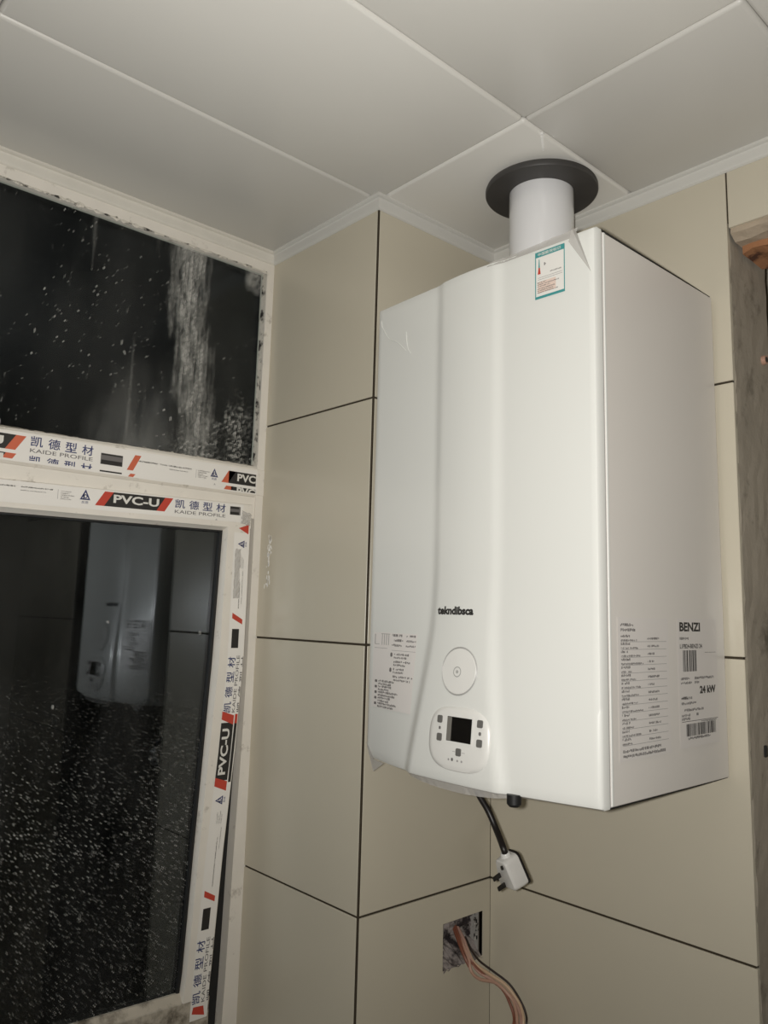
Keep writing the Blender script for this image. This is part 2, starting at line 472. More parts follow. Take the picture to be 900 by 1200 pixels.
for z0, z1 in rows_z:
    tile(pillar, 'y', PY, PX, -0.0032, z0 + G, z1 - G)
    mb = MB(); mb.box(-0.0034, -0.0005, PY + 0.0005, PY + 0.0034, z0, z1)
    mb.build('corner_joint', 'grout', pillar)
    tile(pillar, 'x', 0.0, PY + 0.0032, -0.0001, z0 + G, z1 - G, hole=SB if z0 == -0.4 else None)
# flash glints put on as white flecks, pillar tile beside the window
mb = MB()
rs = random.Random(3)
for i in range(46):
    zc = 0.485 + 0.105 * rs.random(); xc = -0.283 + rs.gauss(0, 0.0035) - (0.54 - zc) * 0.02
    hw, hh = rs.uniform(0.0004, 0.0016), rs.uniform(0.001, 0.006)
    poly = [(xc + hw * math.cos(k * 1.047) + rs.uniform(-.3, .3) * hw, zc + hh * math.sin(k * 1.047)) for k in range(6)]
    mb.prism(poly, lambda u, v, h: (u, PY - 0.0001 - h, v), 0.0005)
mb.build('painted_glint', 'glint', pillar, kind='stuff')

# back wall (carries the boiler); opening to the right from OPX
mb = MB()
mb.box(0.0, OPX - 0.004, 0.0022, 0.13, ZF, ZC)
mb.box(OPX - 0.004, 1.35, 0.0022, 0.13, 1.048, ZC)
mb.box(1.35, XR, 0.0022, 0.13, ZF, ZC)
back = mb.build('wall_back', 'grout', kind='structure')
for z0, z1 in rows_z:
    tile(back, 'y', 0.0, 0.0001, OPX - G * 0.6, z0 + G, z1 - G)
    if z0 > 0.7:
        tile(back, 'y', 0.0, OPX + G * 0.9, OPX + 0.8, LZ + 0.004, z1 - G)
        tile(back, 'y', 0.0, OPX + 0.8 + 2 * G, XR, LZ + 0.004, z1 - G)
    else:
        tile(back, 'y', 0.0, 1.35, XR, z0 + G, z1 - G)
# rough jamb of the opening
rj = random.Random(11)
def rough_panel(mb, P0, U, V, Nn, nu, nv, amp, rnd):
    P0, U, V, Nn = map(Vector, (P0, U, V, Nn))
    rows = []
    for i in range(nu + 1):
        rows.append([tuple(P0 + U * (i / nu) + V * (j / nv) + Nn * (rnd.uniform(-amp, amp))) for j in range(nv + 1)])
    mb.grid(rows)
mb = MB()
rough_panel(mb, (OPX - 0.0025, 0.0085, ZF), (0, 0.128, 0), (0, 0, 1.048 - ZF), (1, 0, 0), 8, 90, 0.0007, rj)
jamb = mb.build('trim_jamb', 'cement', kind='structure')
mb = MB(); mb.tube([(OPX - 0.006, 0.111, 0.858), (OPX + 0.004, 0.111, 0.858)], [0.008, 0.007], 12, 1); mb.build('pipe_stub', 'wpink', jamb)
mb = MB(); mb.tube([(OPX - 0.006, 0.111, 0.858), (OPX + 0.0045, 0.111, 0.858)], [0.0045, 0.0045], 12, 1); mb.build('stub_hole', 'gasket', jamb)
mb = MB(); mb.bbox(OPX - 0.004, OPX + 0.0005, 0.053, 0.060, 0.262, 0.278, 0.001, 1); mb.build('dark_mark', 'gasket', jamb)  # small dark letter-like mark on the jamb
mb = MB()
rough_panel(mb, (OPX - 0.0015, 0.004, ZF), (0.0, 0.006, 0), (0, 0, LZ - ZF), (1, 0, 0), 2, 120, 0.0014, rj)
mb.build('mortar_edge', 'cement', back)
# bedding mortar and old timber above the opening
mb = MB()
rows = []
for i in range(41):
    x = OPX + 0.002 + 0.88 * i / 40
    e = rj.uniform(-0.0025, 0.0025)
    rows.append([(x, 0.006, 1.048), (x, 0.004 + e, 1.030 + e), (x, 0.020, 1.024 + rj.uniform(-.003, .003)), (x, 0.045, 1.024 + rj.uniform(-.003, .003)), (x, 0.045, 1.050)])
mb.grid(rows)
mb.build('bedding_mortar', 'bedding', back)
board = MB()
rows = []
for i in range(61):
    x = OPX + 0.004 + 0.88 * i / 60
    yy = 0.112 + 0.016 * math.sin(i * 1.7) * math.exp(-i * 0.05) + rj.uniform(-.004, .004)
    zz = 1.010 + 0.004 * math.sin(i * 0.9) + rj.uniform(-.0015, .0015)
    rows.append([(x, 0.038, 1.046), (x, 0.040 + rj.uniform(-.002, .002), zz), (x, 0.075, zz + rj.uniform(-.002, .002)), (x, yy, zz - 0.002), (x, yy, 1.046)])
board.grid(rows, close=True)
board.cap(rows[0]); board.cap(rows[-1], True)
board.build('lintel_board', 'wood', back)

# left wall: what is left of it around the window
WY0 = -1.30          # far (left) side of the window
mb = MB()
mb.box(PX - 0.22, PX + 0.001, YF, WY0, ZF, ZC)
mb.box(PX - 0.07, PX + 0.001, WY0, PY + 0.004, ZF, -0.33)
mb.box(PX - 0.024, PX - 0.01, WY0, PY + 0.004, 1.135, ZC)
mb.build('wall_left', 'plaster', kind='structure')

# ---------------------------------------------------------------- ceiling
mb = MB(); mb.box(-0.332, XR + 0.1, YF - 0.1, 0.5, ZC + 0.012, ZC + 0.08)
ceiling = mb.build('ceiling', 'ceilback', kind='structure')
xs = [-0.3175, -0.009, 0.3050, 0.6190, 0.9330, 1.2470, 1.5610, XR]
ys = [0.0, -0.2945, -0.9085, -1.5225, YF]
for i in range(len(xs) - 1):
    for j in range(len(ys) - 1):
        y1 = ys[j]; y0 = ys[j + 1]
        if i == 0 and j == 0: continue
        mb = MB()
        mb.bbox(xs[i] + 0.0005, xs[i + 1] - 0.0005, y0 + 0.0005, y1 - 0.0005, ZC, ZC + 0.012, 0.0058, 3)
        mb.build('panel', 'ceil_pale' if (i == 1 or (i == 2 and j > 0)) else 'ceil', ceiling, smooth=30)
mb = MB(); mb.box(-0.2, XR, 0.13, 0.5, ZC, ZC + 0.012); mb.build('panel', 'plaster', ceiling)
# painted flash highlight on the ceiling by the collar: white blob and streak
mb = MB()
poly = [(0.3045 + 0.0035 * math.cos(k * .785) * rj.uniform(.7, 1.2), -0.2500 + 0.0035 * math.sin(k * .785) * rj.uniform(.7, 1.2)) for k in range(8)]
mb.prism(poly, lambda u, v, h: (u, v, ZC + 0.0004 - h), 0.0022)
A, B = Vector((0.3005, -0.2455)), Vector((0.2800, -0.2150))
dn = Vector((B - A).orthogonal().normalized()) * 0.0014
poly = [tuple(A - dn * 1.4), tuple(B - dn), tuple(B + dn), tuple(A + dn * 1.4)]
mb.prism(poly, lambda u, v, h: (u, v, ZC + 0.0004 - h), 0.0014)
mb.build('painted_glint', 'glint', ceiling)

# cornice trim: a small angle strip where walls meet the ceiling
def cornice(name, material, A, B, nrm, m0, m1, H=0.024, W=0.013):
    """A->B along the wall at ceiling height, nrm into the room; m0/m1 extend the ends by that factor of depth (mitre)"""
    A, B, nrm = Vector(A), Vector(B), Vector(nrm)
    d = (B - A).normalized()
    prof = [(0.0, -H), (0.0015, -H), (0.0040, -H + 0.0015), (0.0048, -H + 0.005), (0.0052, -0.007), (0.0062, -0.0050), (W - 0.002, -0.0042), (W, -0.0030), (W, 0.0), (0.0, 0.0)]
    rows = []
    for P_, mm, sgn in ((A, m0, -1), (B, m1, 1)):
        rows.append([tuple(P_ + nrm * a + d * (sgn * mm * a) + Vector((0, 0, z + 0.0006))) for a, z in prof])
    mb = MB(); mb.grid(rows, close=True); mb.cap(rows[0], True); mb.cap(rows[1])
    return mb.build(name, material, kind='structure')
cornice('trim_1', 'trim_dirty', (PX, YF, ZC), (PX, PY, ZC), (1, 0, 0), 0, -1)
cornice('trim_2', 'trim', (PX, PY, ZC), (0, PY, ZC), (0, -1, 0), -1, 1)
cornice('trim_3', 'trim', (0, PY, ZC), (0, 0, ZC), (1, 0, 0), 1, -1)
cornice('trim_4', 'trim', (0, 0, ZC), (XR, 0, ZC), (0, -1, 0), -1, 0)

# ---------------------------------------------------------------- window
XFR = PX + 0.001      # front of the outer frame
XS = PX + 0.007       # front of the opening sash
XG = -0.330           # upper glass
def strip(mb, sections):
    """sections: list of rings (each the same number of points) -> closed loft"""
    mb.grid(sections, close=True); mb.cap(sections[0], True); mb.cap(sections[-1])

mb = MB()
# right stile; its inner edge leans away lower down
secs = []
for z, yi in ((-0.36, -0.333), (-0.17, -0.3275), (0.02, -0.324), (0.2, -0.319), (0.36, -0.3165), (0.69, -0.3165), (1.136, -0.3165)):
    secs.append([(XFR, yi, z), (XFR, -0.2935, z), (XFR - 0.0225, -0.2935, z), (XFR - 0.0225, yi, z)])
strip(mb, secs)
mb.box(XFR - 0.03, XFR - 0.0035, WY0, -0.3165, 0.6200, 0.6605)   # lip below the mullion
mb.box(XFR - 0.0225, XFR, WY0, -0.3165, 1.110, 1.140)         # head
mb.box(XFR - 0.06, XFR, WY0, -0.333, -0.36, -0.262)          # sill rail
mb.box(XFR - 0.06, XFR, WY0, WY0 + 0.05, -0.262, 1.110)      # far stile
window = mb.build('window_1', 'pvc', kind='structure')
# rebate behind the sash, black seal in the gap
mb = MB()
mb.box(XFR - 0.052, XFR - 0.022, -0.370, -0.318, -0.262, 0.655)
mb.build('rebate_seal', 'gasket', window)
# mullion with its printed film
def zmt(y): return 0.7205 - 0.004 * min(1.0, max(0.0, (abs(y) - 0.55) / 0.3))
mb = MB()
secs = []
for y in (WY0 + 0.05, -1.0, -0.77, -0.66, -0.55, -0.44, -0.3166):
    zt, zb = zmt(y), 0.6610
    secs.append([(XFR - 0.014, y, zt + 0.001), (XFR - 0.004, y, zt - 0.001), (XFR + 0.0003, y, zt - 0.006), (XFR + 0.0003, y, zb + 0.004), (XFR - 0.004, y, zb), (XFR - 0.0225, y, zb - 0.004), (XFR - 0.0225, y, zt + 0.001)])
strip(mb, secs)
mullion = mb.build('mullion', 'pvc', window)
# end of the mullion overlapping the stile
mb = MB()
mb.bbox(XFR - 0.002, XFR + 0.0012, -0.3166, -0.2940, 0.664, 0.714, 0.0008, 1)
mb.build('mullion_end', 'pvc', window)
# upper pane, its seal and smears of dirty caulk
mb = MB(); mb.box(XG - 0.005, XG, WY0 + 0.04, -0.3162, 0.700, 1.113); mb.build('pane', 'glass_top', window, label='dirty upper pane streaked with dried cement')
mb = MB()
rr = random.Random(5)
def blob_line(mb, A, B, n, amp, x0, th):
    A, B = Vector(A), Vector(B)
    rows = []
    for i in range(n + 1):
        q = A.lerp(B, i / n)
        w_ = amp * (0.35 + rr.random() * (1.0 if rr.random() > .25 else 1.8))
        d = (B - A).normalized(); pn = Vector((-d.y, d.x))
        a, b_ = q - pn * w_ * rr.uniform(.3, 1), q + pn * w_ * rr.uniform(.3, 1)
        rows.append([(x0, a.x, a.y), (x0 + th, a.x * .6 + b_.x * .4, a.y * .6 + b_.y * .4), (x0, b_.x, b_.y)])
    mb.grid(rows)
blob_line(mb, (-1.2, 1.1085), (-0.3175, 1.1085), 150, 0.0032, XFR + 0.0002, 0.0010)
blob_line(mb, (-1.2, zmt(-.9) + 0.001), (-0.55, zmt(-.55) + 0.001), 70, 0.0012, XG + 0.0003, 0.0040)
blob_line(mb, (-0.55, zmt(-.55) + 0.001), (-0.3175, 0.722), 60, 0.0020, XG + 0.0003, 0.0060)
blob_line(mb, (-0.3172, 0.724), (-0.3172, 1.108), 70, 0.0012, XG + 0.0005, 0.012)
mb.build('caulk', 'caulk', window, kind='stuff')

# opening sash: stiles and rails with a sloping glazing bead
def zs(y): return 0.6445 + 0.0195 * (y + 0.334)      # upper edge of the sash, sagging to the far side
SY0 = -1.215
RS = [(-0.240, -0.3615, -0.4090, -0.4105), (-0.150, -0.3585, -0.4054, -0.4065), (0.035, -0.3480, -0.3965, -0.3990), (0.200, -0.3350, -0.3880, -0.3915), (0.360, -0.3270, -0.3785, -0.3845), (0.6440, -0.3275, -0.3755, -0.3785)]
mb = MB()
secs = []
for z, yo, yb, yg in RS:
    z = min(max(z, -0.1935), 0.5985); e = 0.0002
    secs.append([(XS - 0.0175, yo, z), (XS - 0.0015, yo, z), (XS + e, yo - 0.0015, z), (XS + e, yb, z), (XS - 0.003 + e, yb - 0.001, z), (XS - 0.013 + e, yg, z), (XS - 0.0175, yg, z)])
strip(mb, secs)
secs = []
for y in (SY0, -1.0, -0.77, -0.6, -0.45, -0.3275):
    zt = zs(y); zb = 0.598 + 0.0130 * (y + 0.385); zg = 0.5935 + 0.0155 * (y + 0.375)
    secs.append([(XS - 0.018, y, zt), (XS - 0.0015, y, zt), (XS, y, zt - 0.0015), (XS, y, zb), (XS - 0.003, y, zb - 0.0008), (XS - 0.013, y, zg - 0.001), (XS - 0.018, y, zg)])
strip(mb, secs)
mb.box(XS - 0.0175, XS + 0.0002, SY0, SY0 + 0.05, -0.193, 0.59)
sash = mb.build('sash', 'pvc', window, smooth=25)
mb = MB()
secs = []
for y in (SY0, -1.0, -0.77, -0.56, -0.46, -0.3605):
    zg = -0.1815 + -0.030 * (y + 0.405) ; zb = zg - 0.012
    secs.append([(XS - 0.018, y, zg), (XS - 0.013, y, zg), (XS - 0.003, y, zb + 0.001), (XS, y, zb), (XS, y, -0.2385), (XS - 0.0015, y, -0.240), (XS - 0.018, y, -0.240)])
strip(mb, secs)
mb.build('bottom_rail', 'pvc_dirty', sash, smooth=25, label='grimy bottom rail of the white sash')
mb = MB(); mb.box(XS - 0.024, XS - 0.019, SY0 + 0.02, -0.372, -0.21, 0.612); mb.build('pane', 'glass_low', sash, label='dark lower pane spattered with fine white specks')
mb = MB()      # black seal round the pane
secs = []
for z, yo, yb, yg in RS:
    z_ = max(-0.2, min(0.606, z))
    secs.append([(XS - 0.0185, yg - 0.006, z_), (XS - 0.0135, yg - 0.005, z_), (XS - 0.0135, yg + 0.003, z_), (XS - 0.0185, yg + 0.003, z_)])
strip(mb, secs)
mb.build('pane_seal', 'gasket', sash)
mb = MB()
secs = []
for y in (SY0 + 0.03, -0.8, -0.6, -0.384):
    zg = 0.5935 + 0.0155 * (y + 0.375)
    secs.append([(XS - 0.0185, y, zg - 0.005), (XS - 0.0135, y, zg - 0.004), (XS - 0.0135, y, zg + 0.002), (XS - 0.0185, y, zg + 0.002)])
strip(mb, secs)
mb.build('pane_seal', 'gasket', sash)

# --- printing on the protective film: PVC-U / profile name, repeated
class Prints:
    def __init__(s): s.d = {}
    def __getitem__(s, k):
        if k not in s.d: s.d[k] = MB()
        return s.d[k]
    def flush(s, parent, names):
        for k, b_ in s.d.items():
            if b_.v: b_.build(names.get(k, 'print'), k, parent)
PN = {'ink': 'black_print', 'red': 'red_print', 'orange': 'red_print', 'navy': 'navy_lettering', 'inkgrey': 'grey_lettering', 'white': 'white_lettering', 'inkpale': 'pale_print', 'tape': 'film_strip'}
def para(P, key, f, u0, u1, v0, v1, sh, h):
    P[key].add([f(u0, v0, h), f(u1, v0, h), f(u1 + sh, v1, h), f(u0 + sh, v1, h)], [(0, 1, 2, 3)])
def logo_bar(P, f, u0, u1, v0, v1, clip=None, redkey='red', endred=True):
    """black parallelogram with red ends and the letters PVC-U"""
    H = v1 - v0; sh = H * 0.62; e = 0.015
    para(P, redkey, f, u0, u0 + e, v0, v1, sh, 0.0002)
    para(P, 'ink', f, u0 + e, u1 - (e if endred else 0), v0, v1, sh if endred else 0.0, 0.0002)
    if endred: para(P, redkey, f, u1 - e, u1, v0, v1, sh, 0.0002)
def triangle_logo(P, f, u, v, s_):
    k = P['navy']
    for a, b_, c in (((0, 0), (1, 0), (0.5, 1.0)),):
        o = [(0, 0), (1.0, 0), (0.5, 1.0)]; i = [(0.20, 0.13), (0.80, 0.13), (0.5, 0.72)]
        k.add([f(u + p_[0] * s_, v + p_[1] * s_, 0.0003) for p_ in o + i], [(0, 1, 4, 3), (1, 2, 5, 4), (2, 0, 3, 5)])
    ring = [(0.52 + 0.20 * math.cos(t * .7854), 0.34 + 0.20 * math.sin(t * .7854)) for t in range(8)]
    r2 = [(0.52 + 0.11 * math.cos(t * .7854), 0.34 + 0.11 * math.sin(t * .7854)) for t in range(8)]
    k.add([f(u + a * s_, v + b_ * s_, 0.0003) for a, b_ in ring + r2], [(t, (t + 1) % 8, 8 + (t + 1) % 8, 8 + t) for t in range(8)])
    quad(k, f, u + 0.30 * s_, u + 0.40 * s_, v + 0.0 * s_, v + 0.55 * s_, 0.0003)
    put_text(k, '凯德', s_ * 0.26, f, u + 0.2 * s_, v - 0.36 * s_, 0.0, s_ * 0.62, h=0.0003)

# mullion film: u = y, v = z above the line 0.661
P = Prints()
fm = lambda u, v, h: (XFR + 0.0006 + h, u, 0.661 + v)
quad(P['tape'], fm, -1.2, -0.3168, 0.0045, 0.0500, 0.0, 6)
logo_bar(P, fm, -0.907, -0.7500, 0.0215, 0.0450, redkey='orange')
put_text(P['white'], 'PVC-U', 0.0145, fm, -0.866, 0.0265, 0.03, 0.098, h=0.0004)
logo_bar(P, fm, -0.905, -0.7530, 0.0075, 0.0160, redkey='orange')
put_text(P['white'], 'PVC-U', 0.0145, fm, -0.864, 0.0075, 0.03, 0.098, clip_v=0.0075, h=0.0004)
for k, ch in enumerate('凯德型材'):
    put_text(P['navy'], ch, 0.0165, fm, -0.7285 + k * 0.0265, 0.0310 - k * 0.0003, 0.012, 0.0185, h=0.0002)
    put_text(P['navy'], ch, 0.0165, fm, -0.7285 + k * 0.0265, 0.0085, 0.012, 0.0185, clip_v=0.0085, h=0.0002)
put_text(P['inkgrey'], 'KAIDE PROFILE', 0.0062, fm, -0.7285, 0.0215, 0.006, 0.098, h=0.0002)
quad(P['inkgrey'], fm, -0.6175, -0.5800, 0.0195, 0.0380, 0.0002)
quad(P['ink'], fm, -0.6165, -0.5810, 0.0200, 0.0270, 0.0004)
quad(P['ink'], fm, -0.6165, -0.5810, 0.0350, 0.0375, 0.0004)
quad(P['ink'], fm, -0.6175, -0.5800, 0.0070, 0.0095, 0.0002)
para(P, 'orange', fm, -0.5720, -0.5610, 0.0160, 0.0430, 0.0130, 0.0002)
para(P, 'orange', fm, -0.5690, -0.5600, 0.0050, 0.0105, 0.0040, 0.0002)
rs = random.Random(21)
scribble(P['inkgrey'], fm, -0.552, -0.500, 0.0325, 0.0350, rs)
scribble(P['inkgrey'], fm, -0.497, -0.452, 0.0325, 0.0350, rs)
scribble(P['inkpale'], fm, -0.495, -0.460, 0.0270, 0.0285, rs)
quad(P['inkpale'], fm, -0.4440, -0.4434, 0.0200, 0.0350, 0.0002)
for i in range(5):
    scribble(P['inkpale'], fm, -0.440, -0.440 + rs.uniform(.010, .024), 0.0330 - i * 0.003, 0.0345 - i * 0.003, rs)
triangle_logo(P, fm, -0.4150, 0.0260, 0.0155)
logo_bar(P, fm, -0.3920, -0.3185, 0.0190, 0.0420, redkey='orange', endred=False)
put_text(P['white'], 'PVC', 0.0145, fm, -0.3590, 0.0245, 0.03, 0.0400, h=0.0004)
logo_bar(P, fm, -0.3860, -0.3185, 0.0065, 0.0135, redkey='orange', endred=False)
put_text(P['white'], 'PVC', 0.0145, fm, -0.3590, 0.0065, 0.03, 0.0400, clip_v=0.0075, h=0.0004)
put_text(P['inkgrey'], 'A', 0.0035, fm, -0.4075, 0.0110, 0, 0.004, h=0.0002)
P.flush(mullion, PN)

# sash top rail film
P = Prints()
ft = lambda u, v, h: (XS + 0.0006 + h, u, zs(u) - 0.0365 + v)
quad(P['tape'], ft, -1.2, -0.3455, 0.0010, 0.0345, 0.0, 8)
rs = random.Random(22)
scribble(P['inkgrey'], ft, -0.785, -0.745, 0.0255, 0.0275, rs)
scribble(P['inkgrey'], ft, -0.738, -0.690, 0.0255, 0.0275, rs)
scribble(P['inkpale'], ft, -0.738, -0.700, 0.0205, 0.0218, rs)
quad(P['inkpale'], ft, -0.6830, -0.6824, 0.0130, 0.0280, 0.0002)
for i in range(5):
    scribble(P['inkpale'], ft, -0.678, -0.678 + rs.uniform(.012, .026), 0.0250 - i * 0.003, 0.0263 - i * 0.003, rs)
triangle_logo(P, ft, -0.6480, 0.0155, 0.0170)
logo_bar(P, ft, -0.6230, -0.5020, 0.0085, 0.0325)
put_text(P['white'], 'PVC-U', 0.0140, ft, -0.5930, 0.0150, 0.03, 0.080, h=0.0004)
scribble(P['inkpale'], ft, -0.5950, -0.5480, 0.0095, 0.0115, rs)
for k, ch in enumerate('凯德型材'):
    put_text(P['navy'], ch, 0.0155, ft, -0.4830 + k * 0.0268, 0.0165, 0.012, 0.0190, h=0.0002)
put_text(P['inkgrey'], 'KAIDE PROFILE', 0.0058, ft, -0.4830, 0.0075, 0.006, 0.100, h=0.0002)
quad(P['inkgrey'], ft, -0.3740, -0.3520, 0.0140, 0.0295, 0.0002)
quad(P['ink'], ft, -0.3735, -0.3550, 0.0140, 0.0195, 0.0004)
quad(P['ink'], ft, -0.3735, -0.3550, 0.0250, 0.0290, 0.0004)
put_text(P['inkgrey'], 'A', 0.0030, ft, -0.4030, 0.0010, 0, 0.004, h=0.0002)
P.flush(sash, PN)

# sash right stile film: u runs up the stile, v across it towards the pane
P = Prints()
def yo_at(z):
    for (z0, a, _, _), (z1, b_, _, _) in zip(RS, RS[1:]):
        if z <= z1: return a + (b_ - a) * (z - z0) / (z1 - z0)
    return RS[-1][1]
fs_ = lambda u, v, h: (XS + 0.0006 + h, yo_at(u) - 0.0440 + (0.0420 - v), u)
quad(P['tape'], fs_, -0.225, 0.590, 0.0005, 0.0330, 0.0, 26)
def stile_set(z0, part=False):
    """one repeat of the print, reading upwards from z0 = lower end of the black bar"""
    H0, H1 = 0.0085, 0.0330
    # bar (drawn in short pieces so that it follows the bowed stile)
    e = 0.014; sh = -0.012
    n = 6; L_ = 0.126
    for i in range(n):
        a, b_ = z0 + e + (L_ - 2 * e) * i / n, z0 + e + (L_ - 2 * e) * (i + 1) / n
        P['ink'].add([fs_(a, H0, .0002), fs_(b_, H0, .0002), fs_(b_ + 0.0, H1, .0002), fs_(a + 0.0, H1, .0002)], [(0, 1, 2, 3)])
    for a in (z0, z0 + L_ - e):
        P['red'].add([fs_(a - .004, H0, .0003), fs_(a + e - .002, H0, .0003), fs_(a + e + .006, H1, .0003), fs_(a + .006, H1, .0003)], [(0, 1, 2, 3)])
    put_text(P['white'], 'PVC-U', 0.0150, fs_, z0 + 0.024, 0.0145, 0.03, 0.078, h=0.0006)
    # the cut second row along the edge
    P['ink'].add([fs_(z0 + .01, 0.0010, .0002), fs_(z0 + .11, 0.0010, .0002), fs_(z0 + .11, 0.0065, .0002), fs_(z0 + .01, 0.0065, .0002)], [(0, 1, 2, 3)])
    P['red'].add([fs_(z0 + .11, 0.0010, .0002), fs_(z0 + .126, 0.0010, .0002), fs_(z0 + .126, 0.0065, .0002), fs_(z0 + .11, 0.0065, .0002)], [(0, 1, 2, 3)])
def name_set(z0):
    for k, ch in enumerate('凯德型材'):
        put_text(P['navy'], ch, 0.0150, fs_, z0 + k * 0.0262, 0.0165, 0.012, 0.0190, h=0.0002)
        put_text(P['inkgrey'], ch, 0.0150, fs_, z0 + k * 0.0262, 0.0005, 0.012, 0.0190, clip_v=0.0105, h=0.0002)
    put_text(P['inkgrey'], 'KAIDE PROFILE', 0.0062, fs_, z0, 0.0078, 0.006, 0.100, h=0.0002)
    quad(P['ink'], fs_, z0 + 0.113, z0 + 0.147, 0.0125, 0.0270, 0.0002)
    P['red'].add([fs_(z0 + .1550, 0.0065, .0002), fs_(z0 + .1640, 0.0065, .0002), fs_(z0 + .1760, 0.0280, .0002), fs_(z0 + .1660, 0.0280, .0002)], [(0, 1, 2, 3)])
rs = random.Random(23)
stile_set(0.139)
name_set(0.268)
scribble(P['inkgrey'], fs_, 0.452, 0.500, 0.0150, 0.0170, rs)
scribble(P['inkpale'], fs_, 0.460, 0.520, 0.0100, 0.0115, rs)
for i in range(4): scribble(P['inkpale'], fs_, 0.525, 0.525 + rs.uniform(.012, .022), 0.0190 - i * 0.003, 0.0203 - i * 0.003, rs)
triangle_logo(P, fs_, 0.562, 0.0105, 0.0140)
P['red'].add([fs_(.588, 0.0030, .0002), fs_(.606, 0.0030, .0002), fs_(.598, 0.0240, .0002)], [(0, 1, 2)])
triangle_logo(P, fs_, 0.1130, 0.0130, 0.0150)
scribble(P['inkgrey'], fs_, 0.020, 0.060, 0.0130, 0.0148, rs)
scribble(P['inkgrey'], fs_, -0.020, 0.018, 0.0130, 0.0148, rs)
scribble(P['inkpale'], fs_, 0.040, 0.075, 0.0080, 0.0093, rs)
for i in range(4): scribble(P['inkpale'], fs_, 0.082, 0.082 + rs.uniform(.012, .022), 0.0190 - i * 0.003, 0.0203 - i * 0.003, rs)
name_set(-0.200)
P['red'].add([fs_(-.2210, 0.0060, .0002), fs_(-.2060, 0.0090, .0002), fs_(-.2040, 0.0280, .0002), fs_(-.2140, 0.0300, .0002)], [(0, 1, 2, 3)])
P.flush(sash, PN)
# crumpled piece of the film at the sash corner
mb = MB()
rs = random.Random(4)
rows = []
for i in range(9):
    rows.append([(XS + 0.0012 + rs.uniform(0, 0.0045), -0.350 + 0.0024 * i + rs.uniform(-.001, .001), 0.607 + 0.0030 * j - 0.0005 * i + rs.uniform(-.001, .001)) for j in range(9)])
mb.grid(rows)
rows = []
for i in range(16):
    rows.append([(XS + 0.0009 + rs.uniform(0, 0.0022), -0.359 + 0.0030 * j + rs.uniform(-.0008, .0008), 0.470 + 0.0060 * i + rs.uniform(-.001, .001)) for j in range(5)])
mb.grid(rows)
mb.build('crumpled_film', 'film', sash)

# dark ground outside
mb = MB(); mb.box(-2.4, -2.3, -3.0, 2.0, -2, 3); mb.build('wall_outside', 'night', kind='structure')

# ---------------------------------------------------------------- boiler
BX0, BX1, BZ0, BZ1 = 0.0300, 0.4362, 0.2374, 0.9342
BXC = 0.5 * (BX0 + BX1)
boiler = thing('wall_boiler', 'white wall hung gas boiler with control panel, hanging on the beige tiles under the flue', 'boiler', (BXC, -0.16, BZ0))
def sm(t):
    t = min(1.0, max(0.0, t)); return t * t * (3 - 2 * t)
def yf(x, z):
    t = (z - BZ0) / (BZ1 - BZ0)
    dx = x - BXC
    k = sm((0.42 - t) / 0.42)
    half = 0.043 + 0.030 * max(0.0, (0.30 - t) / 0.30) ** 1.4
    Aw = 0.006 + 0.021 * k
    wing = Aw * (1 - min(1.0, max(0.0, (abs(dx) - half) / (0.2031 - half))) ** 1.3)
    step = (0.0045 + 0.003 * k) * (1 - sm((abs(dx) - half) / 0.022))
    crown = 0.002 * max(0.0, 1 - (dx / half) ** 2) if abs(dx) < half else 0.0
    return -0.3205 - wing - step - crown
# cabinet (sides, back, top, bottom)
mb = MB()
mb.bbox(BX0 + 0.0006, BX1 - 0.0006, -0.3030, -0.0080, BZ0 + 0.0010, BZ1 - 0.0015, 0.0012, 2)
mb.build('cabinet', 'enamel_side', boiler)
# front cover
def cover_axis(a, b_, n, r_):
    out = [(a, 'back'), (a, 'edge')]
    for q in (0.3, 1.0): out.append((a + r_ * q, 'r%g' % q))
    for i in range(1, n): out.append((a + r_ + (b_ - a - 2 * r_) * i / n, ''))
    for q in (1.0, 0.3): out.append((b_ - r_ * q, 'r%g' % q))
    out += [(b_, 'edge'), (b_, 'back')]
    return out
mb = MB()
XX = cover_axis(BX0, BX1, 84, 0.006); ZZ = cover_axis(BZ0, BZ1, 70, 0.005)
lvl = {'back': None, 'edge': 0.0040, 'r0.3': 0.0012, 'r1': 0.0, '': 0.0}
rows = []
for z, tz in ZZ:
    row = []
    for x, tx in XX:
        # rounded lower corners of the cover
        if tx == 'back' or tz == 'back': y = -0.3055
        else: y = yf(x, z) + max(lvl[tx], lvl[tz])
        r_ = 0.018
        if z < BZ0 + r_:               # lower left corner is rounded off
            dz = BZ0 + r_ - z
            x = x + (r_ - math.sqrt(max(0.0, r_ * r_ - dz * dz))) * max(0.0, 1 - (x - BX0) / 0.10)
        row.append((x, y, z))
    rows.append(row)
mb.grid(rows)
mb.build('front_cover', 'enamel', boiler, smooth=35)
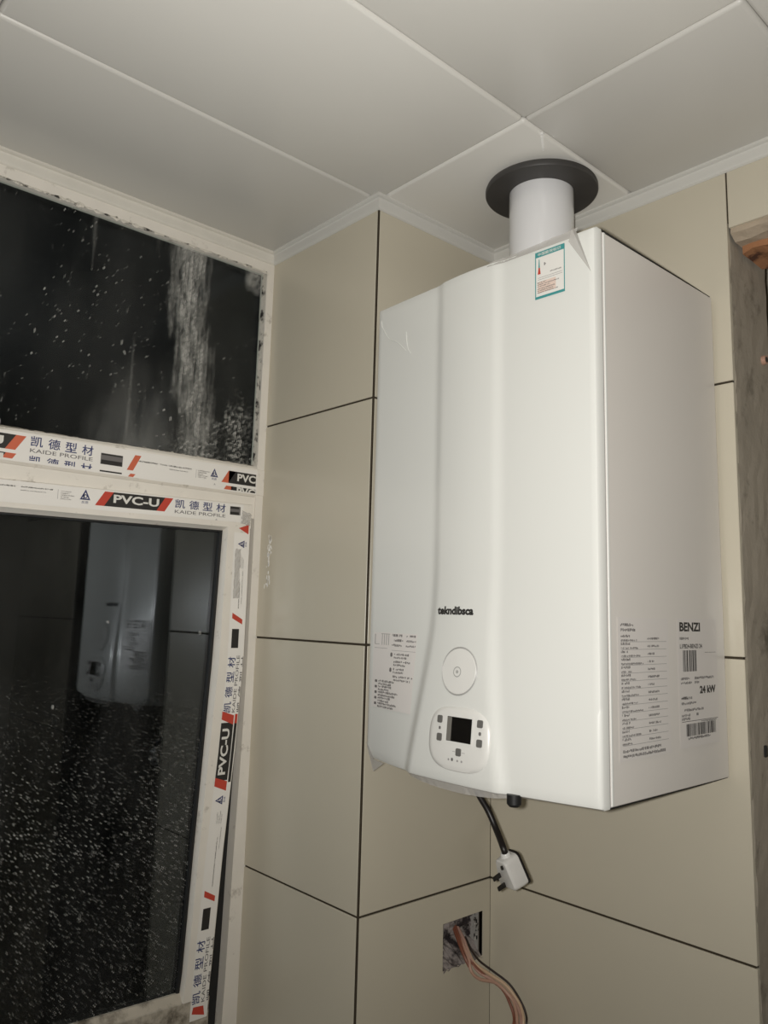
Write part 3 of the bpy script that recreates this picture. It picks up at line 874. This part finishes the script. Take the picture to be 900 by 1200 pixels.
# dark seam between cover and cabinet, then tapering dark strips along the side sheet's edges
mb = MB()
mb.box(BX0 + 0.002, BX1 - 0.0010, -0.3060, -0.3025, BZ0 + 0.0005, BZ1 - 0.0008)
mb.build('seam', 'inkpale', boiler)
for zz, s_, q in ((BZ1, 1, 0.0018), (BZ0, -1, 0.0008)):
    mb = MB()
    mb.add([(BX1 - 0.001, -0.305, zz - 0.001 * s_), (BX1 - 0.001, -0.012, zz - 0.001 * s_), (BX1 - 0.001, -0.012, zz - 0.0006 * s_), (BX1 - 0.001, -0.10, zz + q * 0.3 * s_), (BX1 - 0.001, -0.305, zz + q * s_),
            (BX1 - 0.008, -0.305, zz - 0.001 * s_), (BX1 - 0.008, -0.012, zz - 0.001 * s_), (BX1 - 0.008, -0.012, zz - 0.0006 * s_), (BX1 - 0.008, -0.10, zz + q * 0.3 * s_), (BX1 - 0.008, -0.305, zz + q * s_)],
           [(0, 1, 2, 3, 4), (9, 8, 7, 6, 5), (0, 1, 6, 5), (1, 2, 7, 6), (2, 3, 8, 7), (3, 4, 9, 8), (4, 0, 5, 9)])
    mb.build('edge_strip', 'gasket', boiler)
# thin white bead of the side sheet along the seam
mb = MB(); mb.bbox(BX1 - 0.002, BX1 + 0.0007, -0.3015, -0.2975, BZ0 + 0.002, BZ1 - 0.002, 0.0006, 1); mb.build('side_bead', 'enamel', boiler)

# mapping onto the front cover: u = x, v = z, h = height off the sheet
ff = lambda u, v, h: (u, yf(u, v) - 0.0005 - h, v)
def disc(mb, cx, cz, r0, r1, h0, h1, n=40):
    rows = []
    for r_, h in ((r0, h0), (r1, h1)):
        rows.append([ff(cx + r_ * math.cos(2 * math.pi * k / n), cz + r_ * math.sin(2 * math.pi * k / n), h) for k in range(n)])
    mb.grid(rows, close=True)
# dial
DX, DZ = 0.2400, 0.3778
mb = MB(); disc(mb, DX, DZ, 0.0001, 0.0285, 0.0012, 0.0010); disc(mb, DX, DZ, 0.0285, 0.0295, 0.0010, 0.0)
dial = mb.build('dial', 'plastic', boiler, smooth=True)
mb = MB(); disc(mb, DX, DZ, 0.0288, 0.0299, 0.0003, 0.0012); disc(mb, DX, DZ, 0.0299, 0.0310, 0.0012, 0.0002)
mb.build('dial_ring', 'ring', dial, smooth=True)
mb = MB(); disc(mb, DX - 0.0015, DZ - 0.001, 0.0055, 0.0068, 0.0016, 0.0016, 24); disc(mb, DX - 0.0015, DZ - 0.001, 0.0001, 0.0022, 0.0016, 0.0016, 16)
mb.build('dial_mark', 'ring', dial)
# control panel: raised oval with a flat plate, display and five buttons
CXP, CZP = 0.2475, 0.2938
def oval(a, b_, n=48, e=3.0):
    out = []
    for k in range(n):
        t = 2 * math.pi * k / n; c, s_ = math.cos(t), math.sin(t)
        out.append((a * math.copysign(abs(c) ** (2 / e), c), b_ * math.copysign(abs(s_) ** (2 / e), s_)))
    return out
mb = MB()
rows = []
for sc, h, e in ((1.0, -0.0006, 3.0), (0.97, 0.0012, 3.0), (0.88, 0.0022, 3.2), (0.80, 0.0026, 3.4), (0.4, 0.0026, 3.4), (0.02, 0.0026, 2.2)):
    rows.append([ff(CXP + a * sc, CZP + b_ * sc, h) for a, b_ in oval(0.0515, 0.0395, 48, e)])
mb.grid(rows, close=True); mb.cap(rows[-1])
panel = mb.build('control_panel', 'plastic', boiler, smooth=True)
fp = lambda u, v, h: (u + 0.0025, yf(u + 0.0025, v) - 0.0034 - h, v)
def slab(mb, f, u0, u1, v0, v1, h, bev=0.0):
    n = 2
    mb.prism([(u0 + bev, v0), (u1 - bev, v0), (u1, v0 + bev), (u1, v1 - bev), (u1 - bev, v1), (u0 + bev, v1), (u0, v1 - bev), (u0, v0 + bev)] if bev else [(u0, v0), (u1, v0), (u1, v1), (u0, v1)], f, h)
mb = MB(); slab(mb, fp, 0.2268, 0.2712, 0.2885, 0.3235, 0.0005, 0.001); mb.build('display_frame', 'plastic', panel)
mb = MB(); slab(mb, fp, 0.2285, 0.2695, 0.2910, 0.3210, 0.0009); mb.build('display', 'screen', panel)
mb = MB(); quad(mb, fp, 0.2288, 0.2365, 0.2915, 0.3205, 0.00105); mb.build('display_reflector', 'screenedge', panel)
bt = [(0.2150, 0.3160), (0.2160, 0.2937), (0.2825, 0.3168), (0.2832, 0.2937), (0.2505, 0.2790)]
for bx, bz in bt:
    mb = MB(); slab(mb, fp, bx - 0.0040, bx + 0.0040, bz - 0.0046, bz + 0.0046, 0.0016, 0.0012)
    mb.build('button', 'button', panel)
for bx, bz, q in ((0.2152, 0.3050, 0.0016), (0.2828, 0.3050, 0.0018), (0.2400, 0.2690, 0.0016)):
    mb = MB(); slab(mb, fp, bx - q, bx + q, bz - q * 1.2, bz + q * 1.2, 0.0004, q * 0.5)
    mb.build('panel_icon', 'inkgrey', panel)
for bx in (0.2340, 0.2490, 0.2560):
    mb = MB(); slab(mb, fp, bx - .0013, bx + .0013, 0.2670, 0.2696, 0.0003, .0006); mb.build('panel_mark', 'inkpale', panel)
for a, b_ in ((0.2400, 0.2450), (0.2560, 0.2610)):
    mb = MB(); quad(mb, fp, a, b_, 0.2786, 0.2792, 0.0003); mb.build('panel_mark', 'inkpale', panel)
# maker's lettering
mb = MB(); put_text(mb, 'tekndibsca', 0.0112, lambda u, v, h: ff(u, v, h + 0.0002), 0.1896, 0.4500, 0.05, 0.0665)
mb.build('maker_lettering', 'ink', boiler)
# printed instructions on the left wing
fl_ = lambda u, v, h: ff(u, v, h + 0.0002)
fw_ = lambda u, v, h: fl_(0.044 + (u - 0.044) * 1.19, v, h)
mb = MB(); mk = MB(); rs = random.Random(31)
quad(mk, fw_, 0.0440, 0.1300, 0.3130, 0.4215, 0.0002, 24)
instr = mk.build('instruction_label', 'plate', boiler)
fl2 = lambda u, v, h: fw_(u, v, h + 0.0007)
for i, z in enumerate((0.4165, 0.4095, 0.4025)):
    scribble(mb, fl2, 0.083, 0.105, z, z + 0.0035, rs); scribble(mb, fl2, 0.111, 0.130, z, z + 0.003, rs)
pk = MB()
for a in (0.062, 0.0665, 0.071, 0.0755): quad(pk, fl2, a, a + 0.0012, 0.4035, 0.4195)
quad(pk, fl2, 0.0600, 0.0785, 0.4193, 0.4200); quad(pk, fl2, 0.0470, 0.0485, 0.4040, 0.4190); quad(pk, fl2, 0.0470, 0.0570, 0.4040, 0.4047)
quad(pk, fl2, 0.083, 0.130, 0.3965, 0.3970); quad(pk, fl2, 0.0470, 0.0740, 0.3985, 0.3991)
pk.build('label_diagram', 'inkpale', instr)
for i in range(4):
    z = 0.3900 - i * 0.0105
    scribble(mb, fl2, 0.0890, 0.0890 + (0.030, 0.034, 0.022, 0.040)[i], z, z + 0.0032, rs)
    scribble(mb, fl2, 0.0890, 0.0890 + (0.028, 0.027, 0.022, 0.036)[i], z - 0.0045, z - 0.0015, rs)
for a, z in ((0.0815, 0.3905), (0.0815, 0.3690)): slab(mb, fl2, a, a + 0.004, z - 0.003, z + 0.003, 0.0002, 0.0012)
for i in range(5):
    z = 0.3500 - i * 0.0080
    ln = (0.034, 0.030, 0.044, 0.030, 0.042)[i]
    slab(mb, fl2, 0.0510, 0.0560, z - 0.001, z + 0.0026, 0.0002, 0.0008)
    scribble(mb, fl2, 0.0590, 0.0590 + ln, z, z + 0.0031, rs, 0.9); scribble(mb, fl2, 0.0590, 0.0590 + ln * 0.85, z - 0.0042, z - 0.0012, rs, 0.9)
mb.build('label_lines', 'inkgrey', instr, kind='stuff')
# energy label
EX0, EX1, EZ0, EZ1 = 0.3483, 0.3937, 0.8598, 0.9248
fe = lambda u, v, h: fl_(EX0 + u * (EX1 - EX0), EZ0 + v * (EZ1 - EZ0), h)
mb = MB(); quad(mb, fe, 0, 1, 0, 1, 0.0, 6); energy = mb.build('energy_label', 'paper', boiler)
mb = MB()
quad(mb, fe, 0, 1, 0.885, 1.0, .0003, 4); quad(mb, fe, 0, 1, 0.0, 0.055, .0003, 4); quad(mb, fe, 0, 0.03, 0, 1, .0003); quad(mb, fe, 0.97, 1.0, 0, 1, .0003)
mb.build('label_border', 'teal', energy, label='teal border of the energy label')
mb = MB(); put_text(mb, '中国能效标识', 0.070, fe, 0.10, 0.905, 0.01, 0.78, h=.0006); mb.build('label_heading', 'white', energy)
mb = MB(); mb.add([fe(.09, .52, .0003), fe(.19, .52, .0003), fe(.165, .66, .0003), fe(.115, .66, .0003)], [(0, 1, 2, 3)]); mb.build('label_arrow', 'red', energy)
mb = MB(); mb.add([fe(.115, .66, .0003), fe(.165, .66, .0003), fe(.15, .84, .0003), fe(.13, .84, .0003)], [(0, 1, 2, 3)]); mb.build('label_arrow', 'teal', energy)
mb = MB(); quad(mb, fe, .09, .70, .12, .36, .0002, 3); mb.build('label_field', 'pinkpaper', energy)
mb = MB(); rs = random.Random(8)
scribble(mb, lambda u, v, h: fe(u, v, .0004), .28, .42, .68, .74, rs)
scribble(mb, lambda u, v, h: fe(u, v, .0004), .52, .90, .50, .53, rs)
for v in (.44, .40): quad(mb, fe, .10, .92, v, v + .006, .0004, 3)
for v in (.33, .29, .25, .20, .16, .12): scribble(mb, lambda u, v_, h: fe(u, v_, .0004), .08, .08 + rs.uniform(.3, .75), v, v + .022, rs)
mb.build('label_lines', 'inkgrey', energy, kind='stuff')
# rating plate on the right side: u = y, v = z
fr_ = lambda u, v, h: (BX1 + 0.0003 + h, u, v)
mb = MB(); quad(mb, fr_, -0.284, -0.166, 0.286, 0.452)
rating = mb.build('rating_plate', 'plate', boiler)
fr2 = lambda u, v, h: fr_(u, v, h + 0.0003)
mb = MB(); ml = MB(); rs = random.Random(41)
scribble(mb, fr2, -0.2785, -0.2500, 0.4415, 0.4450, rs); scribble(mb, fr2, -0.2785, -0.2450, 0.4355, 0.4390, rs, .9)
for i in range(14):
    z = 0.4265 - i * 0.0092
    scribble(mb, fr2, -0.2780, -0.2780 + rs.uniform(.016, .022), z + 0.0020, z + 0.0050, rs)
    scribble(mb, fr2, -0.2780, -0.2780 + rs.uniform(.022, .050), z - 0.0028, z - 0.0004, rs)
    scribble(mb, fr2, -0.2180, -0.2180 + rs.uniform(.010, .030), z - 0.0010, z + 0.0018, rs)
    quad(ml, fr2, -0.2780, -0.1720, z - 0.0036, z - 0.0031)
scribble(mb, fr2, -0.2770, -0.1900, 0.2955, 0.2990, rs, .9); scribble(mb, fr2, -0.2770, -0.1780, 0.2895, 0.2930, rs, .9)
mb.build('rating_lines', 'inkgrey', rating, kind='stuff'); ml.build('rating_rules', 'inkpale', rating, kind='stuff')
# bar code label
mb = MB(); quad(mb, fr_, -0.142, -0.034, 0.288, 0.453)
bar = mb.build('barcode_label', 'plate', boiler)
mb = MB(); rs = random.Random(43)
put_text(mb, 'BENZI', 0.0118, fr2, -0.1370, 0.4360, 0.035, 0.0560)
mb.build('label_lettering', 'ink', bar); mb = MB()
put_text(mb, 'L1PB24-BENZI 24', 0.0056, fr2, -0.1370, 0.4140, 0.02, 0.0600)
mb.build('label_lettering', 'ink', bar); mb = MB()
put_text(mb, '24 kW', 0.0100, fr2, -0.0870, 0.3545, 0.045, 0.0450)
mb.build('label_lettering', 'ink', bar)
mb = MB()
def bars(u0, u1, v0, v1):
    u = u0
    while u < u1:
        a = rs.choice((0.0009, 0.0012, 0.0018, 0.0028)); quad(mb, fr2, u, min(u + a, u1), v0, v1); u += a + rs.choice((0.0009, 0.0012, 0.0018))
bars(-0.1300, -0.0940, 0.3840, 0.4115)
mb.build('bar_code', 'ink', bar); mb = MB()
bars(-0.1260, -0.0440, 0.3020, 0.3175)
mb.build('bar_code', 'ink', bar)
mb = MB(); quad(mb, fr2, -0.1370, -0.0380, 0.3205, 0.3211); mb.build('label_rule', 'ink', bar)
mb = MB(); quad(mb, fr2, -0.0700, -0.0380, 0.4080, 0.4084); mb.build('label_rule', 'ink', bar)
mb = MB()
for z, a, b_ in ((0.4250, -.137, -.112), (0.3735, -.137, -.112), (0.3735, -.100, -.046), (0.3680, -.137, -.108), (0.3680, -.100, -.088), (0.3485, -.137, -.108), (0.3490, -.137, -.120), (0.3420, -.137, -.096), (0.3335, -.130, -.078), (0.3270, -.137, -.115), (0.3270, -.098, -.092), (0.3225, -.137, -.115), (0.2975, -.122, -.060)):
    scribble(mb, fr2, a, b_, z, z + 0.0034, rs, .9)
scribble(mb, fr2, -.0850, -.0420, 0.3178, 0.3200, rs, .9)
mb.build('label_lines', 'inkgrey', bar, kind='stuff')
# hanging flaps of the clear protective film
mb = MB()
def ribbon(pts_a, pts_b):
    mb.grid([pts_a, pts_b])
n = 22; A_, B_ = [], []
rs = random.Random(51)
for i in range(n + 1):            # film standing up along the top edge, from the flue to the right corner
    x = 0.270 + (0.408 - 0.270) * i / n
    t = i / n
    A_.append((x, yf(x, BZ1) - 0.0008, BZ1 - 0.006)); B_.append((x + 0.002, yf(x, BZ1) + 0.004, BZ1 + 0.002 + 0.006 * t + rs.uniform(-.0006, .0006)))
ribbon(A_, B_)
mb.build('protective_film', 'film', boiler); mb = MB()
# folded triangle at the top right corner
mb.add([(0.405, yf(.405, .934) - 0.0012, 0.940), (0.4000, yf(.40, .92) - 0.0016, 0.9240), (0.4320, yf(.425, .88) - 0.0018, 0.8740), (0.4150, yf(.415, .93) - 0.006, 0.9300)], [(0, 1, 2), (0, 2, 3)])
mb.build('protective_film', 'film', boiler); mb = MB()
# strip hanging under the lower edge
A_, B_ = [], []
for i in range(31):
    x = 0.145 + 0.215 * i / 30; t = i / 30
    A_.append((x, yf(x, BZ0) + 0.003, BZ0 + 0.0010)); B_.append((x, yf(x, BZ0) + 0.006 + rs.uniform(-.0006, .0006), BZ0 - 0.0010 - 0.0085 * math.sin(math.pi * min(1, t * 1.15)) ** 0.7 * (1 if t < .87 else .4)))
ribbon(A_, B_)
mb.build('protective_film', 'film', boiler); mb = MB()
# flap at the lower left corner
mb.add([(0.033, yf(.035, .26) - 0.001, 0.262), (0.044, yf(.044, .24) - 0.002, 0.244), (0.061, yf(.06, .24) - 0.004, 0.2230), (0.088, yf(.088, .24) - 0.0015, 0.2385), (0.060, yf(.06, .24) - 0.0025, 0.2400)], [(0, 1, 4), (1, 2, 4), (2, 3, 4)])
mb.build('protective_film', 'film', boiler)
# faint creases of the film on the left wing
for pts in ([(0.040, 0.905), (0.058, 0.880), (0.080, 0.868), (0.100, 0.850)], [(0.038, 0.915), (0.041, 0.902)], [(0.100, 0.880), (0.104, 0.855), (0.112, 0.842)]):
    mb = MB(); mb.tube([ff(a, b_, -0.0002) for a, b_ in pts], 0.0006, 6, 4)
    mb.build('film_crease', 'enamel', boiler, smooth=True)
# drain stub just under the casing
mb = MB(); mb.lathe([(0.0001, 0.2250), (0.0060, 0.2258), (0.0088, 0.2290), (0.0088, 0.2400), (0.0001, 0.2400)], 0.3290, -0.343, 24)
mb.v = [(x, y, z) for x, y, z in mb.v]
mb.build('drain_cap', 'gasket', boiler, smooth=True)

# ---------------------------------------------------------------- flue
FX, FY = 0.2150, -0.1340
flue = thing('flue_pipe', 'round white flue pipe rising from the boiler top into the ceiling', 'pipe', (FX, FY, BZ1))
mb = MB(); mb.lathe([(0.0490, BZ1 - 0.001), (0.0522, BZ1 - 0.001), (0.0522, ZC + 0.010), (0.0490, ZC + 0.010)], FX, FY, 72, closed=True)
mb.build('pipe', 'pipe', flue, smooth=True)
mb = MB(); mb.lathe([(0.0530, BZ1 - 0.002), (0.0610, BZ1 - 0.002), (0.0620, BZ1 + 0.004), (0.0610, BZ1 + 0.014), (0.0545, BZ1 + 0.017), (0.0530, BZ1 + 0.017)], FX, FY, 64, closed=True)
mb.build('pipe_seal', 'rubber', flue, smooth=True)
collar = thing('ceiling_collar', 'round charcoal rubber collar around the white flue pipe at the ceiling', 'collar', (FX, FY, 1.1425))
mb = MB(); mb.lathe([(0.0530, 1.1490), (0.0530, 1.1360), (0.0870, 1.1360), (0.0902, 1.1368), (0.0912, 1.1385), (0.0912, 1.1440), (0.0900, 1.1470), (0.0700, 1.1518)], FX, FY, 96, closed=True)
mb.build('collar_ring', 'rubber', collar, smooth=True)

# ---------------------------------------------------------------- power cord
cord = thing('power_cord', 'black power cord with a white three pin plug dangling below the boiler', 'cord', (0.150, -0.200, 0.237))
a_ = (CU * 0.95 - CR * 0.30).normalized()
n_ = (-CR * 0.80 - CF * 0.50 - CU * 0.12)
n_ = (n_ - a_ * n_.dot(a_)).normalized()
b_ax = a_.cross(n_).normalized()
PC = Vector((0.2075, -0.2000, 0.0985))
def pl(a, b_, n): return tuple(PC + a_ * a + b_ax * b_ + n_ * n)
top = PC + a_ * 0.0235
mb = MB(); mb.tube([(0.118, -0.205, 0.2380), (0.1300, -0.204, 0.2200), (0.1480, -0.202, 0.1915), (0.1660, -0.200, 0.1700), (0.1800, -0.199, 0.1480), tuple(top + a_ * 0.010), tuple(top - a_ * 0.003)], 0.0046, 12, 5)
mb.build('cable', 'cable', cord, smooth=True)
def plug_ring(n, s_):
    pts = []
    # rounded outline, narrower at the cord end
    corners = [(-0.0215, -0.0190, 0.006), (-0.0215, 0.0190, 0.006), (0.0215, 0.0130, 0.007), (0.0215, -0.0130, 0.007)]
    for i, (a, b2, r_) in enumerate(corners):
        for k in range(5):
            t = math.pi * (1.0 + 0.5 * -i) - (math.pi / 2) * k / 4
            ca, cb = a - math.copysign(r_, a), b2 - math.copysign(r_, b2)
            ang = {0: (math.pi * 1.5, math.pi), 1: (math.pi, math.pi * .5), 2: (math.pi * .5, 0), 3: (0, -math.pi * .5)}[i]
            # angle measured in (b, a)
            tt = {0: (-.5 - 0.0, -1.0), 1: (0, 0), 2: (0, 0), 3: (0, 0)}
            th0 = {0: math.pi, 1: math.pi * 1.5, 2: 0.0, 3: math.pi * 0.5}[i]
            th = th0 + (math.pi / 2) * k / 4
            pts.append(pl((ca + r_ * math.sin(th)) * s_, (cb + r_ * math.cos(th)) * s_, n))
    return pts
mb = MB()
rings = [plug_ring(n, s_) for n, s_ in ((-0.0120, 0.93), (-0.0110, 0.99), (-0.004, 1.0), (0.0080, 0.97), (0.0115, 0.93), (0.0130, 0.84))]
mb.grid(rings, close=True); mb.cap(rings[0], True); mb.cap(rings[-1])
body = mb.build('plug_body', 'plug', cord, smooth=35)
mb = MB()
rings = [plug_ring(n, s_) for n, s_ in ((-0.0150, 0.95), (-0.0145, 1.04), (-0.0122, 1.04), (-0.0118, 0.95))]
mb.grid(rings, close=True); mb.cap(rings[0], True); mb.cap(rings[-1])
mb.build('plug_rim', 'cable', body)  # wider black plate behind the plug body, shows as a dark rim
mb = MB()
rows = [[tuple(top + a_ * h + (b_ax * math.cos(k * .5236) + n_ * math.sin(k * .5236)) * r_) for k in range(12)] for h, r_ in ((-0.004, 0.0075), (0.0015, 0.0072), (0.003, 0.0060))]
mb.grid(rows, close=True); mb.cap(rows[-1])
mb.build('cord_guard', 'plastic', body, smooth=True)
for a, b2, lw in ((-0.0020, -0.0085, 0.0032), (-0.0150, -0.0040, 0.0032), (0.0120, 0.004, 0.0028)):
    mb = MB()
    L_ = 0.0140 if a < 0.01 else 0.004
    mb.hexa([pl(a - lw, b2 - .0014, .012), pl(a + lw, b2 - .0014, .012), pl(a + lw, b2 + .0014, .012), pl(a - lw, b2 + .0014, .012), pl(a - lw * .85, b2 - .0012, .012 + L_), pl(a + lw * .85, b2 - .0012, .012 + L_), pl(a + lw * .85, b2 + .0012, .012 + L_), pl(a - lw * .85, b2 + .0012, .012 + L_)])
    mb.build('pin', 'pin', body)

# ---------------------------------------------------------------- socket box in the pillar and its wires
sy0, sy1, sz0, sz1 = SB
box = thing('socket_box', 'empty flush socket box recessed in the pillar tile below the boiler', 'socket box', (-0.03, (sy0 + sy1) / 2, (sz0 + sz1) / 2))
mb = MB()
rs = random.Random(61)
xb = -0.050
for q in ((sy0 + .001, sy0 + 0.004, sz0 + .001, sz1 - .001), (sy1 - 0.004, sy1 - .001, sz0 + .001, sz1 - .001), (sy0 + .001, sy1 - .001, sz0 + .001, sz0 + 0.004)):
    mb.box(xb, -0.0095, *q)
mb.build('box_wall', 'boxplastic', box)
mb = MB()
rough_panel(mb, (xb + 0.006, sy0 + .002, sz0 + .002), (0.012, sy1 - sy0 - .004, 0), (0.012, 0, sz1 - sz0 - .004), (1, 0, 0), 16, 12, 0.0045, rs)
mb.build('mortar', 'mortar', box, kind='stuff')
mb = MB()
rows = []
for i in range(17):
    y = sy0 + 0.002 + (sy1 - sy0 - .004) * i / 16
    rows.append([(-0.034 + rs.uniform(-.003, .003), y, sz0 + 0.028 + rs.uniform(-.004, .004)), (-0.018 + rs.uniform(-.003, .003), y, sz0 + 0.016 + rs.uniform(-.004, .004)), (-0.006 + rs.uniform(-.002, .002), y, sz0 + 0.006 + rs.uniform(-.003, .003)), (0.0012, y, sz0 + rs.uniform(-.004, .002))])
mb.grid(rows); mb.build('mortar', 'mortar', box, kind='stuff')
for y, z in ((sy0 + 0.008, (sz0 + sz1) / 2 - .012), (sy0 + 0.007, sz1 - 0.016), (sy1 - 0.008, sz1 - 0.018), (sy1 - 0.007, (sz0 + sz1) / 2 - .008)):
    mb = MB()
    mb.bbox(-0.013, -0.0085, y - 0.0035, y + 0.0035, z - 0.006, z + 0.006, 0.001, 1)
    lug = mb.build('screw_lug', 'boxplastic', box)
    mb = MB(); mb.bbox(-0.0086, -0.0078, y - 0.0016, y + 0.0016, z - 0.003, z + 0.003, 0.0003, 1)
    mb.build('screw_hole', 'gasket', lug)
wires = [
 ('pale pink wire with the lowest sag of the bundle from the socket box', 'wpink', 0.0026, [(-0.035, -0.055, -0.076), (-0.008, -0.063, -0.091), (0.012, -0.068, -0.109), (0.022, -0.072, -0.125), (0.030, -0.060, -0.138), (0.045, -0.035, -0.146), (0.065, -0.024, -0.163), (0.078, -0.027, -0.175), (0.090, -0.038, -0.195), (0.085, -0.04, -0.26), (0.070, -0.045, -0.33)]),
 ('tan wire hanging from the socket box just under the dark wire', 'wtan', 0.0028, [(-0.032, -0.050, -0.078), (-0.003, -0.058, -0.097), (0.015, -0.058, -0.118), (0.030, -0.037, -0.136), (0.050, -0.019, -0.151), (0.070, -0.012, -0.170), (0.083, -0.016, -0.182), (0.092, -0.025, -0.198), (0.090, -0.03, -0.26), (0.078, -0.036, -0.33)]),
 ('thin dark brown wire, uppermost of the bundle arching from the socket box', 'wdark', 0.0018, [(-0.012, -0.050, -0.088), (0.004, -0.052, -0.103), (0.014, -0.042, -0.120), (0.030, -0.026, -0.135), (0.052, -0.010, -0.152), (0.075, -0.009, -0.171), (0.088, -0.012, -0.186), (0.095, -0.021, -0.199), (0.094, -0.026, -0.26), (0.080, -0.03, -0.33)]),
 ('short reddish brown wire end sticking down out of the socket box', 'wbrown', 0.0025, [(-0.035, -0.057, -0.073), (-0.010, -0.069, -0.090), (0.008, -0.074, -0.106), (0.018, -0.072, -0.120)]),
 ('reddish brown wire on the inner side of the long bundle from the socket box', 'wbrown', 0.0025, [(-0.030, -0.056, -0.074), (-0.005, -0.0655, -0.094), (0.012, -0.063, -0.114), (0.028, -0.049, -0.134), (0.050, -0.028, -0.154), (0.068, -0.0285, -0.171), (0.080, -0.033, -0.186), (0.090, -0.048, -0.197), (0.083, -0.05, -0.26), (0.066, -0.053, -0.33)]),
 ('salmon wire running between the brown and the tan wire out of the socket box', 'wsalmon', 0.0026, [(-0.034, -0.049, -0.074), (-0.006, -0.058, -0.091), (0.010, -0.0625, -0.110), (0.022, -0.055, -0.130), (0.040, -0.038, -0.143), (0.064, -0.0185, -0.166), (0.082, -0.021, -0.182), (0.092, -0.031, -0.198), (0.088, -0.035, -0.26), (0.074, -0.0405, -0.33)]),
]
for lab, mt, rad, pts in wires:
    mb = MB(); mb.tube(pts, rad, 8, 5)
    mb.build('electrical_wire', mt, smooth=True, label=lab, category='wire', group='wires from the socket box')
